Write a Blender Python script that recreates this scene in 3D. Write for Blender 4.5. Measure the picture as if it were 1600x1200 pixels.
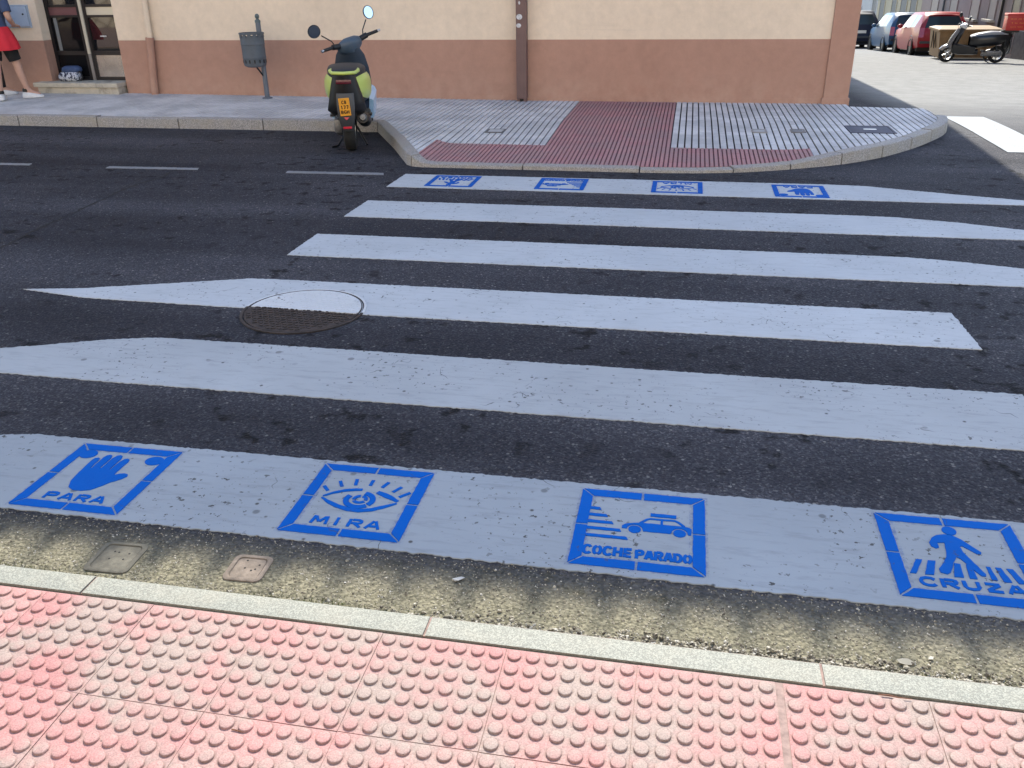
import bpy, bmesh, math, random
from mathutils import Vector, Matrix, Quaternion
R = math.radians
random.seed(7)
sc = bpy.context.scene
for o in list(bpy.data.objects):
    bpy.data.objects.remove(o, do_unlink=True)
COL = sc.collection

# ------------------------------------------------------------------ camera
# world: X along the zebra stripes, Y across the road (away), Z up, metres
CAM_H, PITCH, ROLL, YAW = 1.645, 0.443349, 0.015571, 0.1965
cd = bpy.data.cameras.new('camera')
cam = bpy.data.objects.new('camera', cd); COL.objects.link(cam)
cd.sensor_width = 36.0; cd.lens = 36.0 * 1350.9 / 1600.0
cd.clip_start = 0.05; cd.clip_end = 2000
X0 = Vector((math.cos(YAW), math.sin(YAW), 0)); F0 = Vector((-math.sin(YAW), math.cos(YAW), 0)); UP = Vector((0, 0, 1))
DN = -math.sin(PITCH) * F0 - math.cos(PITCH) * UP
FW = math.cos(PITCH) * F0 - math.sin(PITCH) * UP
RT = math.cos(ROLL) * X0 + math.sin(ROLL) * DN
DD = -math.sin(ROLL) * X0 + math.cos(ROLL) * DN
m3 = Matrix((RT, -DD, -FW)).transposed()
cam.matrix_world = Matrix.Translation((0, 0, CAM_H)) @ m3.to_4x4()
sc.camera = cam

# ------------------------------------------------------------------ light
SUN_EL = R(42)
SHX = 0.037                                    # sideways drift of shadows per metre towards the viewer
sun_to = Vector((-SHX, 1.0, 0)).normalized() * math.cos(SUN_EL) + UP * math.sin(SUN_EL)
w = bpy.data.worlds.new('World'); sc.world = w; w.use_nodes = True
nt = w.node_tree; nt.nodes.clear()
sky = nt.nodes.new('ShaderNodeTexSky'); sky.sky_type = 'NISHITA'; sky.sun_disc = False
sky.sun_elevation = SUN_EL; sky.sun_rotation = math.atan2(-SHX, 1.0)
sky.air_density = 1.0; sky.dust_density = 0.6; sky.ozone_density = 1.0
bg = nt.nodes.new('ShaderNodeBackground'); bg.inputs[1].default_value = 0.15
wo = nt.nodes.new('ShaderNodeOutputWorld')
nt.links.new(sky.outputs[0], bg.inputs[0]); nt.links.new(bg.outputs[0], wo.inputs[0])
sd = bpy.data.lights.new('sun', 'SUN'); sd.energy = 3.0; sd.angle = R(0.36); sd.color = (1.0, 0.94, 0.82)
sun = bpy.data.objects.new('sun', sd); COL.objects.link(sun)
sun.rotation_euler = (-sun_to).to_track_quat('-Z', 'Y').to_euler()
sun.location = (0, 30, 40)
sc.view_settings.view_transform = 'Standard'; sc.view_settings.look = 'None'
sc.view_settings.gamma = 1.0; sc.view_settings.use_curve_mapping = False
sc.view_settings.exposure = 1.5
sc.cycles.max_bounces = 6; sc.cycles.diffuse_bounces = 3; sc.cycles.glossy_bounces = 2; sc.cycles.transmission_bounces = 2
sc.render.resolution_x = 1024; sc.render.resolution_y = 768

# ------------------------------------------------------------------ helpers
def lerp(a, b, t): return a + (b - a) * t
def clamp(x, a=0.0, b=1.0): return max(a, min(b, x))
def sstep(x, a, b):
    t = clamp((x - a) / (b - a)); return t * t * (3 - 2 * t)

class MB:
    """collects geometry for ONE mesh object"""
    def __init__(s): s.v = []; s.f = []
    def add(s, verts, faces):
        k = len(s.v); s.v += [tuple(p) for p in verts]
        s.f += [tuple(i + k for i in f) for f in faces]; return s
    def box(s, x0, x1, y0, y1, z0, z1):
        v = [(x, y, z) for z in (z0, z1) for y in (y0, y1) for x in (x0, x1)]
        return s.add(v, [(0, 2, 3, 1), (4, 5, 7, 6), (0, 1, 5, 4), (2, 6, 7, 3), (0, 4, 6, 2), (1, 3, 7, 5)])
    def bev(s, x0, x1, y0, y1, z0, z1, b):
        """box with chamfered edges"""
        bm = bmesh.new(); bmesh.ops.create_cube(bm, size=1)
        for q in bm.verts: q.co = Vector((lerp(x0, x1, q.co.x + .5), lerp(y0, y1, q.co.y + .5), lerp(z0, z1, q.co.z + .5)))
        bmesh.ops.bevel(bm, geom=list(bm.edges), offset=b, segments=2, affect='EDGES', profile=0.6)
        return s.bm(bm)
    def bm(s, bm):
        bm.verts.index_update()
        s.add([q.co[:] for q in bm.verts], [[q.index for q in f.verts] for f in bm.faces]); bm.free(); return s
    def prism(s, pts, z0, z1, bottom=False):
        n = len(pts)
        a = sum(pts[i][0] * pts[(i + 1) % n][1] - pts[(i + 1) % n][0] * pts[i][1] for i in range(n))
        if a < 0: pts = pts[::-1]
        v = [(p[0], p[1], z1) for p in pts] + [(p[0], p[1], z0) for p in pts]
        f = [tuple(range(n))] + [(i, i + n, (i + 1) % n + n, (i + 1) % n) for i in range(n)]
        if bottom: f.append(tuple(range(2 * n - 1, n - 1, -1)))
        return s.add(v, f)
    def flat(s, pts, z):
        n = len(pts)
        a = sum(pts[i][0] * pts[(i + 1) % n][1] - pts[(i + 1) % n][0] * pts[i][1] for i in range(n))
        if a < 0: pts = pts[::-1]
        return s.add([(p[0], p[1], z) for p in pts], [tuple(range(n))])
    def tube(s, path, r, seg=8, caps=True):
        path = [Vector(p) for p in path]; rs = r if isinstance(r, (list, tuple)) else [r] * len(path)
        k = len(s.v); prev = None
        for i, p in enumerate(path):
            t = (path[min(i + 1, len(path) - 1)] - path[max(i - 1, 0)]).normalized()
            if prev is None:
                a = Vector((0, 0, 1)) if abs(t.z) < .9 else Vector((1, 0, 0)); u = t.cross(a).normalized()
            else: u = (prev - t * prev.dot(t)).normalized()
            prev = u; q = t.cross(u)
            for j in range(seg):
                an = 2 * math.pi * j / seg
                s.v.append(tuple(p + rs[i] * (math.cos(an) * u + math.sin(an) * q)))
        for i in range(len(path) - 1):
            for j in range(seg):
                a = k + i * seg + j; b = k + i * seg + (j + 1) % seg
                s.f.append((a, b, b + seg, a + seg))
        if caps:
            s.f.append(tuple(k + j for j in range(seg - 1, -1, -1)))
            e = k + (len(path) - 1) * seg; s.f.append(tuple(e + j for j in range(seg)))
        return s
    def lathe(s, prof, seg=24, mat=None):
        """prof: (r, z) pairs about Z; mat places it"""
        mat = mat or Matrix.Identity(4); k = len(s.v); n = len(prof)
        for j in range(seg):
            a = 2 * math.pi * j / seg
            for r, z in prof: s.v.append(tuple(mat @ Vector((r * math.cos(a), r * math.sin(a), z))))
        for j in range(seg):
            for i in range(n - 1):
                a = k + j * n + i; b = k + ((j + 1) % seg) * n + i
                s.f.append((a, b, b + 1, a + 1))
        return s
    def ell(s, c, r, seg=14, rings=8, mat=None):
        bm = bmesh.new(); bmesh.ops.create_uvsphere(bm, u_segments=seg, v_segments=rings, radius=1)
        for q in bm.verts:
            p = Vector((q.co.x * r[0], q.co.y * r[1], q.co.z * r[2]))
            if mat is not None: p = mat @ p
            q.co = p + Vector(c)
        return s.bm(bm)
    def loft(s, rings, closed=True, cap=True):
        k = len(s.v); n = len(rings[0])
        for r_ in rings: s.v += [tuple(p) for p in r_]
        for i in range(len(rings) - 1):
            for j in range(n if closed else n - 1):
                a = k + i * n + j; b = k + i * n + (j + 1) % n
                s.f.append((a, b, b + n, a + n))
        if cap and closed:
            s.f.append(tuple(k + j for j in range(n - 1, -1, -1)))
            e = k + (len(rings) - 1) * n; s.f.append(tuple(e + j for j in range(n)))
        return s
    def xf(s, mat):
        s.v = [tuple(mat @ Vector(p)) for p in s.v]; return s
    def build(s, name, mat, parent=None, smooth=None, fix=False):
        me = bpy.data.meshes.new(name); me.from_pydata(s.v, [], s.f); me.update()
        if fix:
            bm = bmesh.new(); bm.from_mesh(me); bmesh.ops.recalc_face_normals(bm, faces=bm.faces); bm.to_mesh(me); bm.free()
        if mat is not None: me.materials.append(mat)
        if smooth is not None:
            me.polygons.foreach_set('use_smooth', [True] * len(me.polygons))
            me.set_sharp_from_angle(angle=R(smooth))
        ob = bpy.data.objects.new(name, me); COL.objects.link(ob)
        if parent is not None: ob.parent = parent
        return ob

def empty(name, loc=(0, 0, 0), rz=0, label=None, cat=None, group=None, kind=None):
    o = bpy.data.objects.new(name, None); COL.objects.link(o)
    o.empty_display_size = .1; o.location = loc; o.rotation_euler = (0, 0, rz)
    return tag(o, label, cat, group, kind)
def tag(o, label=None, cat=None, group=None, kind=None):
    if label: o['label'] = label
    if cat: o['category'] = cat
    if group: o['group'] = group
    if kind: o['kind'] = kind
    return o

# ------------------------------------------------------------------ materials
def new_mat(name):
    m = bpy.data.materials.new(name); m.use_nodes = True
    n = m.node_tree.nodes; b = n['Principled BSDF']; return m, m.node_tree, b
class NT:
    def __init__(s, nt): s.nt = nt
    def n(s, t, **k):
        q = s.nt.nodes.new(t)
        for a, v in k.items(): setattr(q, a, v)
        return q
    def l(s, a, b): s.nt.links.new(a, b)
    def co(s): 
        if not hasattr(s, '_c'): s._c = s.n('ShaderNodeTexCoord').outputs['Object']
        return s._c
    def noise(s, scale, detail=4, rough=.55, vec=None, out='Fac', dist=0):
        q = s.n('ShaderNodeTexNoise'); q.inputs['Scale'].default_value = scale; q.inputs['Detail'].default_value = detail
        q.inputs['Roughness'].default_value = rough; q.inputs['Distortion'].default_value = dist
        s.l(vec or s.co(), q.inputs['Vector']); return q.outputs[out]
    def voro(s, scale, feature='F1', vec=None, out='Distance', rnd=1.0):
        q = s.n('ShaderNodeTexVoronoi'); q.feature = feature; q.inputs['Scale'].default_value = scale
        q.inputs['Randomness'].default_value = rnd
        s.l(vec or s.co(), q.inputs['Vector']); return q.outputs[out]
    def ramp(s, fac, stops):
        q = s.n('ShaderNodeValToRGB'); e = q.color_ramp.elements
        while len(e) < len(stops): e.new(.5)
        for i, (p, c) in enumerate(stops):
            e[i].position = p; e[i].color = c if len(c) == 4 else (*c, 1)
        s.l(fac, q.inputs[0]); return q.outputs[0]
    def mr(s, fac, a, b, c=0., d=1.):
        q = s.n('ShaderNodeMapRange'); q.inputs[1].default_value = a; q.inputs[2].default_value = b
        q.inputs[3].default_value = c; q.inputs[4].default_value = d; s.l(fac, q.inputs[0]); return q.outputs[0]
    def math(s, op, a, b=None):
        q = s.n('ShaderNodeMath', operation=op)
        for i, x in enumerate((a, b)):
            if x is None: continue
            if isinstance(x, (int, float)): q.inputs[i].default_value = x
            else: s.l(x, q.inputs[i])
        return q.outputs[0]
    def mix(s, fac, a, b, mode='MIX'):
        q = s.n('ShaderNodeMix', data_type='RGBA', blend_type=mode)
        for i, x in ((0, fac), (6, a), (7, b)):
            if isinstance(x, (int, float)): q.inputs[i].default_value = x
            elif isinstance(x, tuple): q.inputs[i].default_value = x if len(x) == 4 else (*x, 1)
            else: s.l(x, q.inputs[i])
        return q.outputs[2]
    def bump(s, b, h, strength, dist):
        q = s.n('ShaderNodeBump'); q.inputs['Strength'].default_value = strength; q.inputs['Distance'].default_value = dist
        s.l(h, q.inputs['Height']); s.l(q.outputs[0], b.inputs['Normal']); return q
    def sep(s): 
        q = s.n('ShaderNodeSeparateXYZ'); s.l(s.co(), q.inputs[0]); return q.outputs

def M(name, col, rough=.6, metal=0., var=.0, scale=8., bump=0., bscale=60., spec=None, coat=0., dirt=None):
    m, nt_, b = new_mat(name); t = NT(nt_)
    b.inputs['Roughness'].default_value = rough; b.inputs['Metallic'].default_value = metal
    if spec is not None: b.inputs['Specular IOR Level'].default_value = spec
    if coat: b.inputs['Coat Weight'].default_value = coat; b.inputs['Coat Roughness'].default_value = .06
    c = None
    if var > 0:
        a = tuple(clamp(x * (1 - var)) for x in col); d = tuple(clamp(x * (1 + var)) for x in col)
        c = t.mix(t.mr(t.noise(scale, 6, .6), .3, .7), a, d)
    if dirt:
        c = t.mix(t.mr(t.noise(dirt[1], 5, .65), dirt[2], dirt[2] + .18), c if c is not None else col, dirt[0])
    if c is not None: t.l(c, b.inputs['Base Color'])
    else: b.inputs['Base Color'].default_value = (*col, 1)
    if bump: t.bump(b, t.noise(bscale, 5, .6), bump, .004)
    return m

def asphalt_mat():
    m, nt_, b = new_mat('asphalt'); t = NT(nt_)
    cell = t.n('ShaderNodeTexVoronoi'); cell.inputs['Scale'].default_value = 130; t.l(t.co(), cell.inputs['Vector'])
    cell2 = t.n('ShaderNodeTexVoronoi'); cell2.inputs['Scale'].default_value = 62; t.l(t.co(), cell2.inputs['Vector'])
    sx = t.n('ShaderNodeSeparateColor'); t.l(cell.outputs['Color'], sx.inputs[0])
    sx2 = t.n('ShaderNodeSeparateColor'); t.l(cell2.outputs['Color'], sx2.inputs[0])
    base = t.ramp(sx.outputs[0], [(0, (.023, .024, .030)), (.6, (.038, .039, .047)), (.9, (.060, .060, .067)), (1, (.10, .098, .10))])
    stone = t.mr(sx2.outputs[1], .955, .985)
    base = t.mix(t.math('MULTIPLY', stone, t.mr(cell2.outputs['Distance'], .5, .3)), base, (.17, .165, .155))
    patch = t.noise(.55, 2, .55)
    base = t.mix(1.0, base, t.ramp(patch, [(.3, (.72, .73, .75)), (.7, (1.36, 1.34, 1.31))]), 'MULTIPLY')
    tm_ = t.n('ShaderNodeMapping'); tm_.inputs['Scale'].default_value = (.12, 1.5, 1); t.l(t.co(), tm_.inputs[0])
    base = t.mix(1.0, base, t.ramp(t.noise(1.0, 2, .5, vec=tm_.outputs[0]), [(.35, (.74, .74, .76)), (.65, (1.38, 1.36, 1.33))]), 'MULTIPLY')   # wear in wheel tracks
    spots = t.mr(t.noise(8.5, 3, .55), .57, .65)                      # oily dark spots
    band = t.mr(t.noise(.9, 2, .5), .42, .54)
    base = t.mix(t.math('MULTIPLY', t.math('MULTIPLY', spots, band), .9), base, (.007, .007, .008))
    # dust and grit gathered in the gutter beside the near kerb, and at the far kerb foot
    xyz = t.sep()
    near = t.mr(xyz[1], 2.16, 1.86); near = t.math('MULTIPLY', near, t.mr(xyz[1], .5, .6))
    gr = t.mr(t.math('ADD', t.math('MULTIPLY', t.noise(30, 3, .7), .5), near), .30, 1.05)
    gr = t.math('MULTIPLY', gr, t.mr(near, .0, .2))
    base = t.mix(t.math('MULTIPLY', gr, .85), base, t.ramp(sx.outputs[1], [(0, (.10, .092, .058)), (1, (.26, .235, .155))]))
    # side street: full-sun brightness put into the colour, kept off the shaded strip
    sun_pale = t.math('MULTIPLY', t.mr(xyz[1], 9.5, 14.5), t.mr(xyz[0], 2.5, 3.1))
    base = t.mix(sun_pale, base, t.ramp(t.noise(3, 4, .75), [(.35, (.20, .202, .20)), (.65, (.255, .257, .252))]))
    t.l(base, b.inputs['Base Color'])
    b.inputs['Roughness'].default_value = .85; b.inputs['Specular IOR Level'].default_value = .16
    t.bump(b, t.math('MULTIPLY', t.voro(85), -1.0), .8, .007)
    return m

def paint_mat(name, col, wear, gum=True, dirty=.5):
    m, nt_, b = new_mat(name); t = NT(nt_)
    big = t.noise(1.4, 3, .6)
    base = t.mix(t.mr(big, .3, .7), tuple(x * .90 for x in col), tuple(min(1, x * 1.05) for x in col))
    # streaky traffic grime
    mp = t.n('ShaderNodeMapping'); mp.inputs['Scale'].default_value = (6, 30, 1); t.l(t.co(), mp.inputs[0])
    gr = t.mr(t.noise(1.0, 4, .7, vec=mp.outputs[0]), .5, .85)
    base = t.mix(t.math('MULTIPLY', gr, dirty), base, tuple(x * .62 for x in col))
    # short cracks
    wv = t.n('ShaderNodeVectorMath', operation='ADD'); sc_ = t.n('ShaderNodeVectorMath', operation='SCALE'); sc_.inputs['Scale'].default_value = .25
    t.l(t.noise(7, 2, .6, out='Color'), sc_.inputs[0]); t.l(t.co(), wv.inputs[0]); t.l(sc_.outputs[0], wv.inputs[1])
    ck = t.voro(2.6, 'DISTANCE_TO_EDGE', vec=wv.outputs[0])
    crack = t.math('MULTIPLY', t.mr(ck, .007, .002), t.mr(t.noise(4.6, 2, .6), .585, .66))
    # flaked spots
    fl = t.math('MULTIPLY', t.mr(t.noise(40, 3, .65), .625, .66), t.mr(t.noise(2.1, 2, .5), .42, .58))
    dark = t.math('MAXIMUM', crack, fl)
    if gum:
        g = t.n('ShaderNodeTexVoronoi'); g.inputs['Scale'].default_value = 5.5; t.l(t.co(), g.inputs['Vector'])
        gs = t.n('ShaderNodeSeparateColor'); t.l(g.outputs['Color'], gs.inputs[0])
        gm = t.math('MULTIPLY', t.mr(g.outputs['Distance'], .10, .075), t.mr(gs.outputs[0], .52, .54))
        dark = t.math('MAXIMUM', dark, t.math('MULTIPLY', gm, .6))
        g2 = t.n('ShaderNodeTexVoronoi'); g2.inputs['Scale'].default_value = 17; t.l(t.co(), g2.inputs['Vector'])
        gs2 = t.n('ShaderNodeSeparateColor'); t.l(g2.outputs['Color'], gs2.inputs[0])
        dark = t.math('MAXIMUM', dark, t.math('MULTIPLY', t.mr(g2.outputs['Distance'], .16, .08), t.mr(gs2.outputs[0], .78, .80)))
    base = t.mix(t.math('MULTIPLY', dark, wear), base, (.06, .058, .055))
    t.l(base, b.inputs['Base Color']); b.inputs['Roughness'].default_value = .7; b.inputs['Specular IOR Level'].default_value = .08
    t.bump(b, t.noise(70, 2, .6), .35, .003)
    return m

def granite_mat(name, light, dark, scale=190, sand=.35):
    m, nt_, b = new_mat(name); t = NT(nt_)
    c = t.n('ShaderNodeTexVoronoi'); c.inputs['Scale'].default_value = scale; t.l(t.co(), c.inputs['Vector'])
    s_ = t.n('ShaderNodeSeparateColor'); t.l(c.outputs['Color'], s_.inputs[0])
    col = t.mix(t.mr(s_.outputs[0], .3, .8), dark, light)
    col = t.mix(t.math('MULTIPLY', t.mr(t.noise(5, 5, .65), .45, .75), sand), col, (.33, .29, .22))
    t.l(col, b.inputs['Base Color']); b.inputs['Roughness'].default_value = .7
    t.bump(b, t.noise(120, 4, .6), .4, .002)
    return m

def tile_mat(name, a, b_, dirtc, scale=3., amount=.6, studs=False, grain=(.82, 1.14)):
    """paving: tone differs tile to tile (object random), dirt in drifts"""
    m, nt_, b = new_mat(name); t = NT(nt_)
    oi = t.n('ShaderNodeObjectInfo')
    col = t.mix(oi.outputs['Random'], a, b_)
    geo = t.n('ShaderNodeNewGeometry')
    d = t.mr(t.noise(scale, 4, .68, vec=geo.outputs['Position']), .40, .60)
    col = t.mix(t.math('MULTIPLY', d, amount), col, dirtc)
    fine = t.noise(260, 3, .6, vec=geo.outputs['Position'])
    col = t.mix(1.0, col, t.ramp(fine, [(.3, (grain[0],) * 3), (.7, (grain[1],) * 3)]), 'MULTIPLY')
    if studs:                                    # darker broken ring round the foot of every stud
        xyz = t.sep(); fx = t.math('SUBTRACT', t.math('FRACT', t.math('ADD', t.math('MULTIPLY', xyz[0], 1 / .049), 100.5)), .5); fy = t.math('SUBTRACT', t.math('FRACT', t.math('ADD', t.math('MULTIPLY', xyz[1], 1 / .049), 100.5)), .5)
        rr = t.math('SQRT', t.math('ADD', t.math('MULTIPLY', fx, fx), t.math('MULTIPLY', fy, fy)))
        rg = t.math('MULTIPLY', t.mr(rr, .50, .39), t.mr(rr, .33, .36)); rg = t.math('MULTIPLY', rg, t.mr(t.noise(22, 3, .6, vec=geo.outputs['Position']), .35, .6))
        col = t.mix(t.math('MULTIPLY', rg, .6), col, (.16, .105, .085))
    dots = t.mr(t.noise(85, 2, .5, vec=geo.outputs['Position']), .745, .765)
    col = t.mix(t.math('MULTIPLY', dots, .7), col, (.05, .045, .04))
    t.l(col, b.inputs['Base Color']); b.inputs['Roughness'].default_value = .75
    t.bump(b, t.noise(150, 2, .65, vec=geo.outputs['Position']), .5, .002)
    return m

def plaster_mat(name, col, var=.07, stain=None):
    m, nt_, b = new_mat(name); t = NT(nt_)
    c = t.mix(t.mr(t.noise(.7, 5, .6), .3, .7), tuple(x * (1 - var) for x in col), tuple(x * (1 + var) for x in col))
    c = t.mix(1.0, c, t.ramp(t.noise(9, 6, .7), [(.3, (.93, .93, .93)), (.7, (1.06, 1.06, 1.06))]), 'MULTIPLY')
    mp = t.n('ShaderNodeMapping'); mp.inputs['Scale'].default_value = (.6, .6, 7); t.l(t.co(), mp.inputs[0])
    c = t.mix(t.math('MULTIPLY', t.mr(t.noise(1.4, 5, .65, vec=mp.outputs[0]), .58, .8), .35), c, tuple(x * .72 for x in col))
    if stain:
        xyz = t.sep(); f = t.math('MULTIPLY', t.mr(xyz[2], .55, .12), t.mr(t.noise(5, 5, .7), .4, .65))
        c = t.mix(t.math('MULTIPLY', f, .8), c, stain)
        c = t.mix(t.math('MULTIPLY', t.mr(t.noise(2.2, 4, .65), .56, .74), .4), c, tuple(x * .78 for x in col))
    t.l(c, b.inputs['Base Color']); b.inputs['Roughness'].default_value = .9; b.inputs['Specular IOR Level'].default_value = .2
    t.bump(b, t.noise(30, 3, .65), .4, .006)
    return m

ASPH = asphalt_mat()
WHITE = paint_mat('white_road_paint', (.385, .405, .415), .85, dirty=.75)
WHITE_OLD = paint_mat('worn_road_paint', (.25, .255, .26), 1.0, gum=False, dirty=.9)
WHITE_F = paint_mat('far_lit_road_paint', (.485, .505, .515), .8, dirty=.7)  # a little less grime; far stripes' brighter light put into the colour
WHITE_N = paint_mat('near_dim_road_paint', (.305, .335, .36), .9, dirty=.8)  # a little more grime; nearest stripe's dimmer light put into the colour
BLUE = paint_mat('blue_stencil_paint', (.0003, .098, .425), .5, gum=False, dirty=.12)
GRAN_N = granite_mat('pale_granite', (.26, .265, .225), (.145, .15, .128), 330, .3)
GRAN_F = granite_mat('grey_granite', (.41, .38, .35), (.22, .205, .19), 160, .8)
PINK = tile_mat('pink_tactile_tile', (.355, .165, .155), (.40, .205, .188), (.29, .232, .20), 4.2, .9, True, (.70, 1.24))
GREYT = tile_mat('grey_paving_tile', (.56, .55, .545), (.67, .655, .64), (.40, .395, .395), 1.7, .75)
REDT = tile_mat('red_paving_tile', (.39, .18, .185), (.44, .215, .215), (.32, .21, .205), 2.4, .75)
MORTAR = M('mortar', (.27, .19, .165), .95, var=.35, scale=40)
GROUT_D = M('dark_groove_dirt', (.014, .013, .015), .95, var=.3, scale=30)
PLB = plaster_mat('beige_plaster', (.79, .645, .485))
PLD = plaster_mat('brown_plaster', (.44, .255, .185), .06, (.50, .32, .235))
BLACK = M('black_plastic', (.006, .006, .007), .42, var=.2, scale=12)
RUBBER = M('tyre_rubber', (.014, .014, .014), .85, var=.25, scale=20, bump=.3, bscale=90)
DGREY = M('dark_grey_plastic', (.045, .05, .055), .45)
STEEL = M('brushed_steel', (.55, .55, .55), .35, 1.0, var=.15, scale=30)
CHROME = M('mirror_glass', (.85, .87, .9), .03, 1.0)
ALU = M('bare_aluminium', (.62, .62, .60), .28, 1.0, var=.1, scale=20)
IRON = M('cast_iron', (.045, .037, .036), .6, .5, var=.45, scale=24, bump=.4, bscale=80)
STONE = M('step_stone', (.50, .45, .36), .8, var=.15, scale=7, bump=.3, dirt=((.25, .22, .18), 5., .5))
GLASS = M('dark_glass', (.012, .013, .015), .04, spec=.8)
SKIN = M('skin', (.52, .31, .23), .55, var=.06, scale=12, spec=.35)

# ------------------------------------------------------------------ ground
def gz(n):
    """road height: level at the crossing, the side street falls away behind the corner"""
    d = n - 10.5
    if d <= 0: return 0.0
    if d < 2: return -.05 * d * d / 4
    return -.05 * (min(n, 90) - 11.5)
ys = [-80, -30, -6, -1, 0, 1, 2, 3, 4, 5, 6, 7, 8, 9, 10, 10.5, 10.75, 11, 11.25, 11.5, 11.75, 12, 12.25, 12.5, 13, 14, 16, 18, 22, 26, 30, 40, 50, 60, 75, 90, 140, 300]
xs = [-150, -60, -20, -10, -5, -2.5, 0, 2.5, 5, 10, 20, 60, 150]
g = MB()
g.add([(x, y, gz(y)) for y in ys for x in xs],
      [(j * len(xs) + i, j * len(xs) + i + 1, (j + 1) * len(xs) + i + 1, (j + 1) * len(xs) + i) for j in range(len(ys) - 1) for i in range(len(xs) - 1)])
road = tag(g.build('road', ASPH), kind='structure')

def ragged(pts, step=.022, amp=.0022, seed=1):
    """a painted outline is never razor sharp"""
    rn = random.Random(seed); out = []
    for i, a in enumerate(pts):
        b = pts[(i + 1) % len(pts)]; L = math.dist(a, b); k = max(1, int(L / step))
        for j in range(k):
            t = j / k; e = 0 if j == 0 else amp
            out.append((lerp(a[0], b[0], t) + rn.uniform(-e, e), lerp(a[1], b[1], t) + rn.uniform(-e, e)))
    return out
def slab(pts, z0, z1):
    """thin paint layer with a tessellated top"""
    m = MB(); m.prism(pts, z0, z1); return m

zc = empty('zebra_crossing', (0, 4.9, 0), 0, 'white zebra crossing with blue pictogram stencils painted across the dark asphalt', 'crosswalk')
def zrel(m): return m.xf(Matrix.Translation((0, -4.9, 0)))
stripes = [
    [(-2.48, 7.63), (1.22, 7.655), (1.5, 7.63), (1.73, 7.55), (2.18, 7.40), (2.61, 7.27), (3.15, 7.115), (2.56, 7.11), (-2.49, 7.11)],
    [(-2.48, 6.605), (1.22, 6.625), (1.55, 6.61), (1.96, 6.51), (2.33, 6.37), (3.0, 6.12), (2.26, 6.11), (-2.49, 6.095)],
    [(-2.50, 5.60), (1.07, 5.605), (1.43, 5.60), (1.72, 5.55), (2.05, 5.46), (3.0, 5.13), (1.95, 5.11), (-2.50, 5.09)],
    [(-3.77, 4.215), (-3.42, 4.28), (-3.16, 4.37), (-2.84, 4.48), (-2.52, 4.595), (-2.35, 4.605), (1.44, 4.61), (1.455, 4.12), (-2.34, 4.115), (-3.31, 4.135)],
    [(-3.95, 3.15), (-3.26, 3.39), (-3.05, 3.47), (-2.79, 3.58), (-2.56, 3.64), (-2.4, 3.645), (1.48, 3.635), (1.48, 3.125), (-2.54, 3.125)],
    [(-3.7, 2.14), (-2.61, 2.595), (-2.49, 2.625), (1.5, 2.62), (1.5, 2.115)],
]
labels = ['farthest white stripe, with four small upside-down blue stencils', 'second stripe from the far kerb', 'third stripe from the far kerb',
          'pointed white stripe running over the manhole cover', 'white stripe between the manhole and the nearest stripe', 'nearest white stripe, with four large blue stencils']
SOBJ = []
for i, p in enumerate(stripes):
    o = zrel(slab(ragged(p, .014, .0042, 20 + i), -.001, .004)).build('stripe', WHITE_F if i < 4 else WHITE_N if i == 5 else WHITE, zc); o['label'] = labels[i]; SOBJ.append(o)

# ---- stencils -------------------------------------------------------------
class Sten:
    def __init__(s): s.polys = []
    def poly(s, p): s.polys.append(list(p)); return s
    def rect(s, x0, y0, x1, y1): return s.poly([(x0, y0), (x1, y0), (x1, y1), (x0, y1)])
    def ell(s, cx, cy, rx, ry, n=22, rot=0):
        c, q = math.cos(rot), math.sin(rot)
        return s.poly([(cx + rx * math.cos(a) * c - ry * math.sin(a) * q, cy + rx * math.cos(a) * q + ry * math.sin(a) * c) for a in [2 * math.pi * i / n for i in range(n)]])
    def stroke(s, pts, wd, rnd=True):
        """thick polyline as one outline"""
        L, Rr = [], []
        for i, p in enumerate(pts):
            a = Vector(pts[max(i - 1, 0)]); b = Vector(pts[min(i + 1, len(pts) - 1)]); d = (b - a)
            if d.length < 1e-9: d = Vector((1, 0))
            d.normalize(); nrm = Vector((-d.y, d.x)); ww = wd[i] if isinstance(wd, (list, tuple)) else wd
            L.append((p[0] + nrm.x * ww / 2, p[1] + nrm.y * ww / 2)); Rr.append((p[0] - nrm.x * ww / 2, p[1] - nrm.y * ww / 2))
        return s.poly(L + Rr[::-1])
    def arc(s, cx, cy, rx, ry, a0, a1, wd, n=14):
        return s.stroke([(cx + rx * math.cos(R(lerp(a0, a1, i / n))), cy + ry * math.sin(R(lerp(a0, a1, i / n)))) for i in range(n + 1)], wd)
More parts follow.
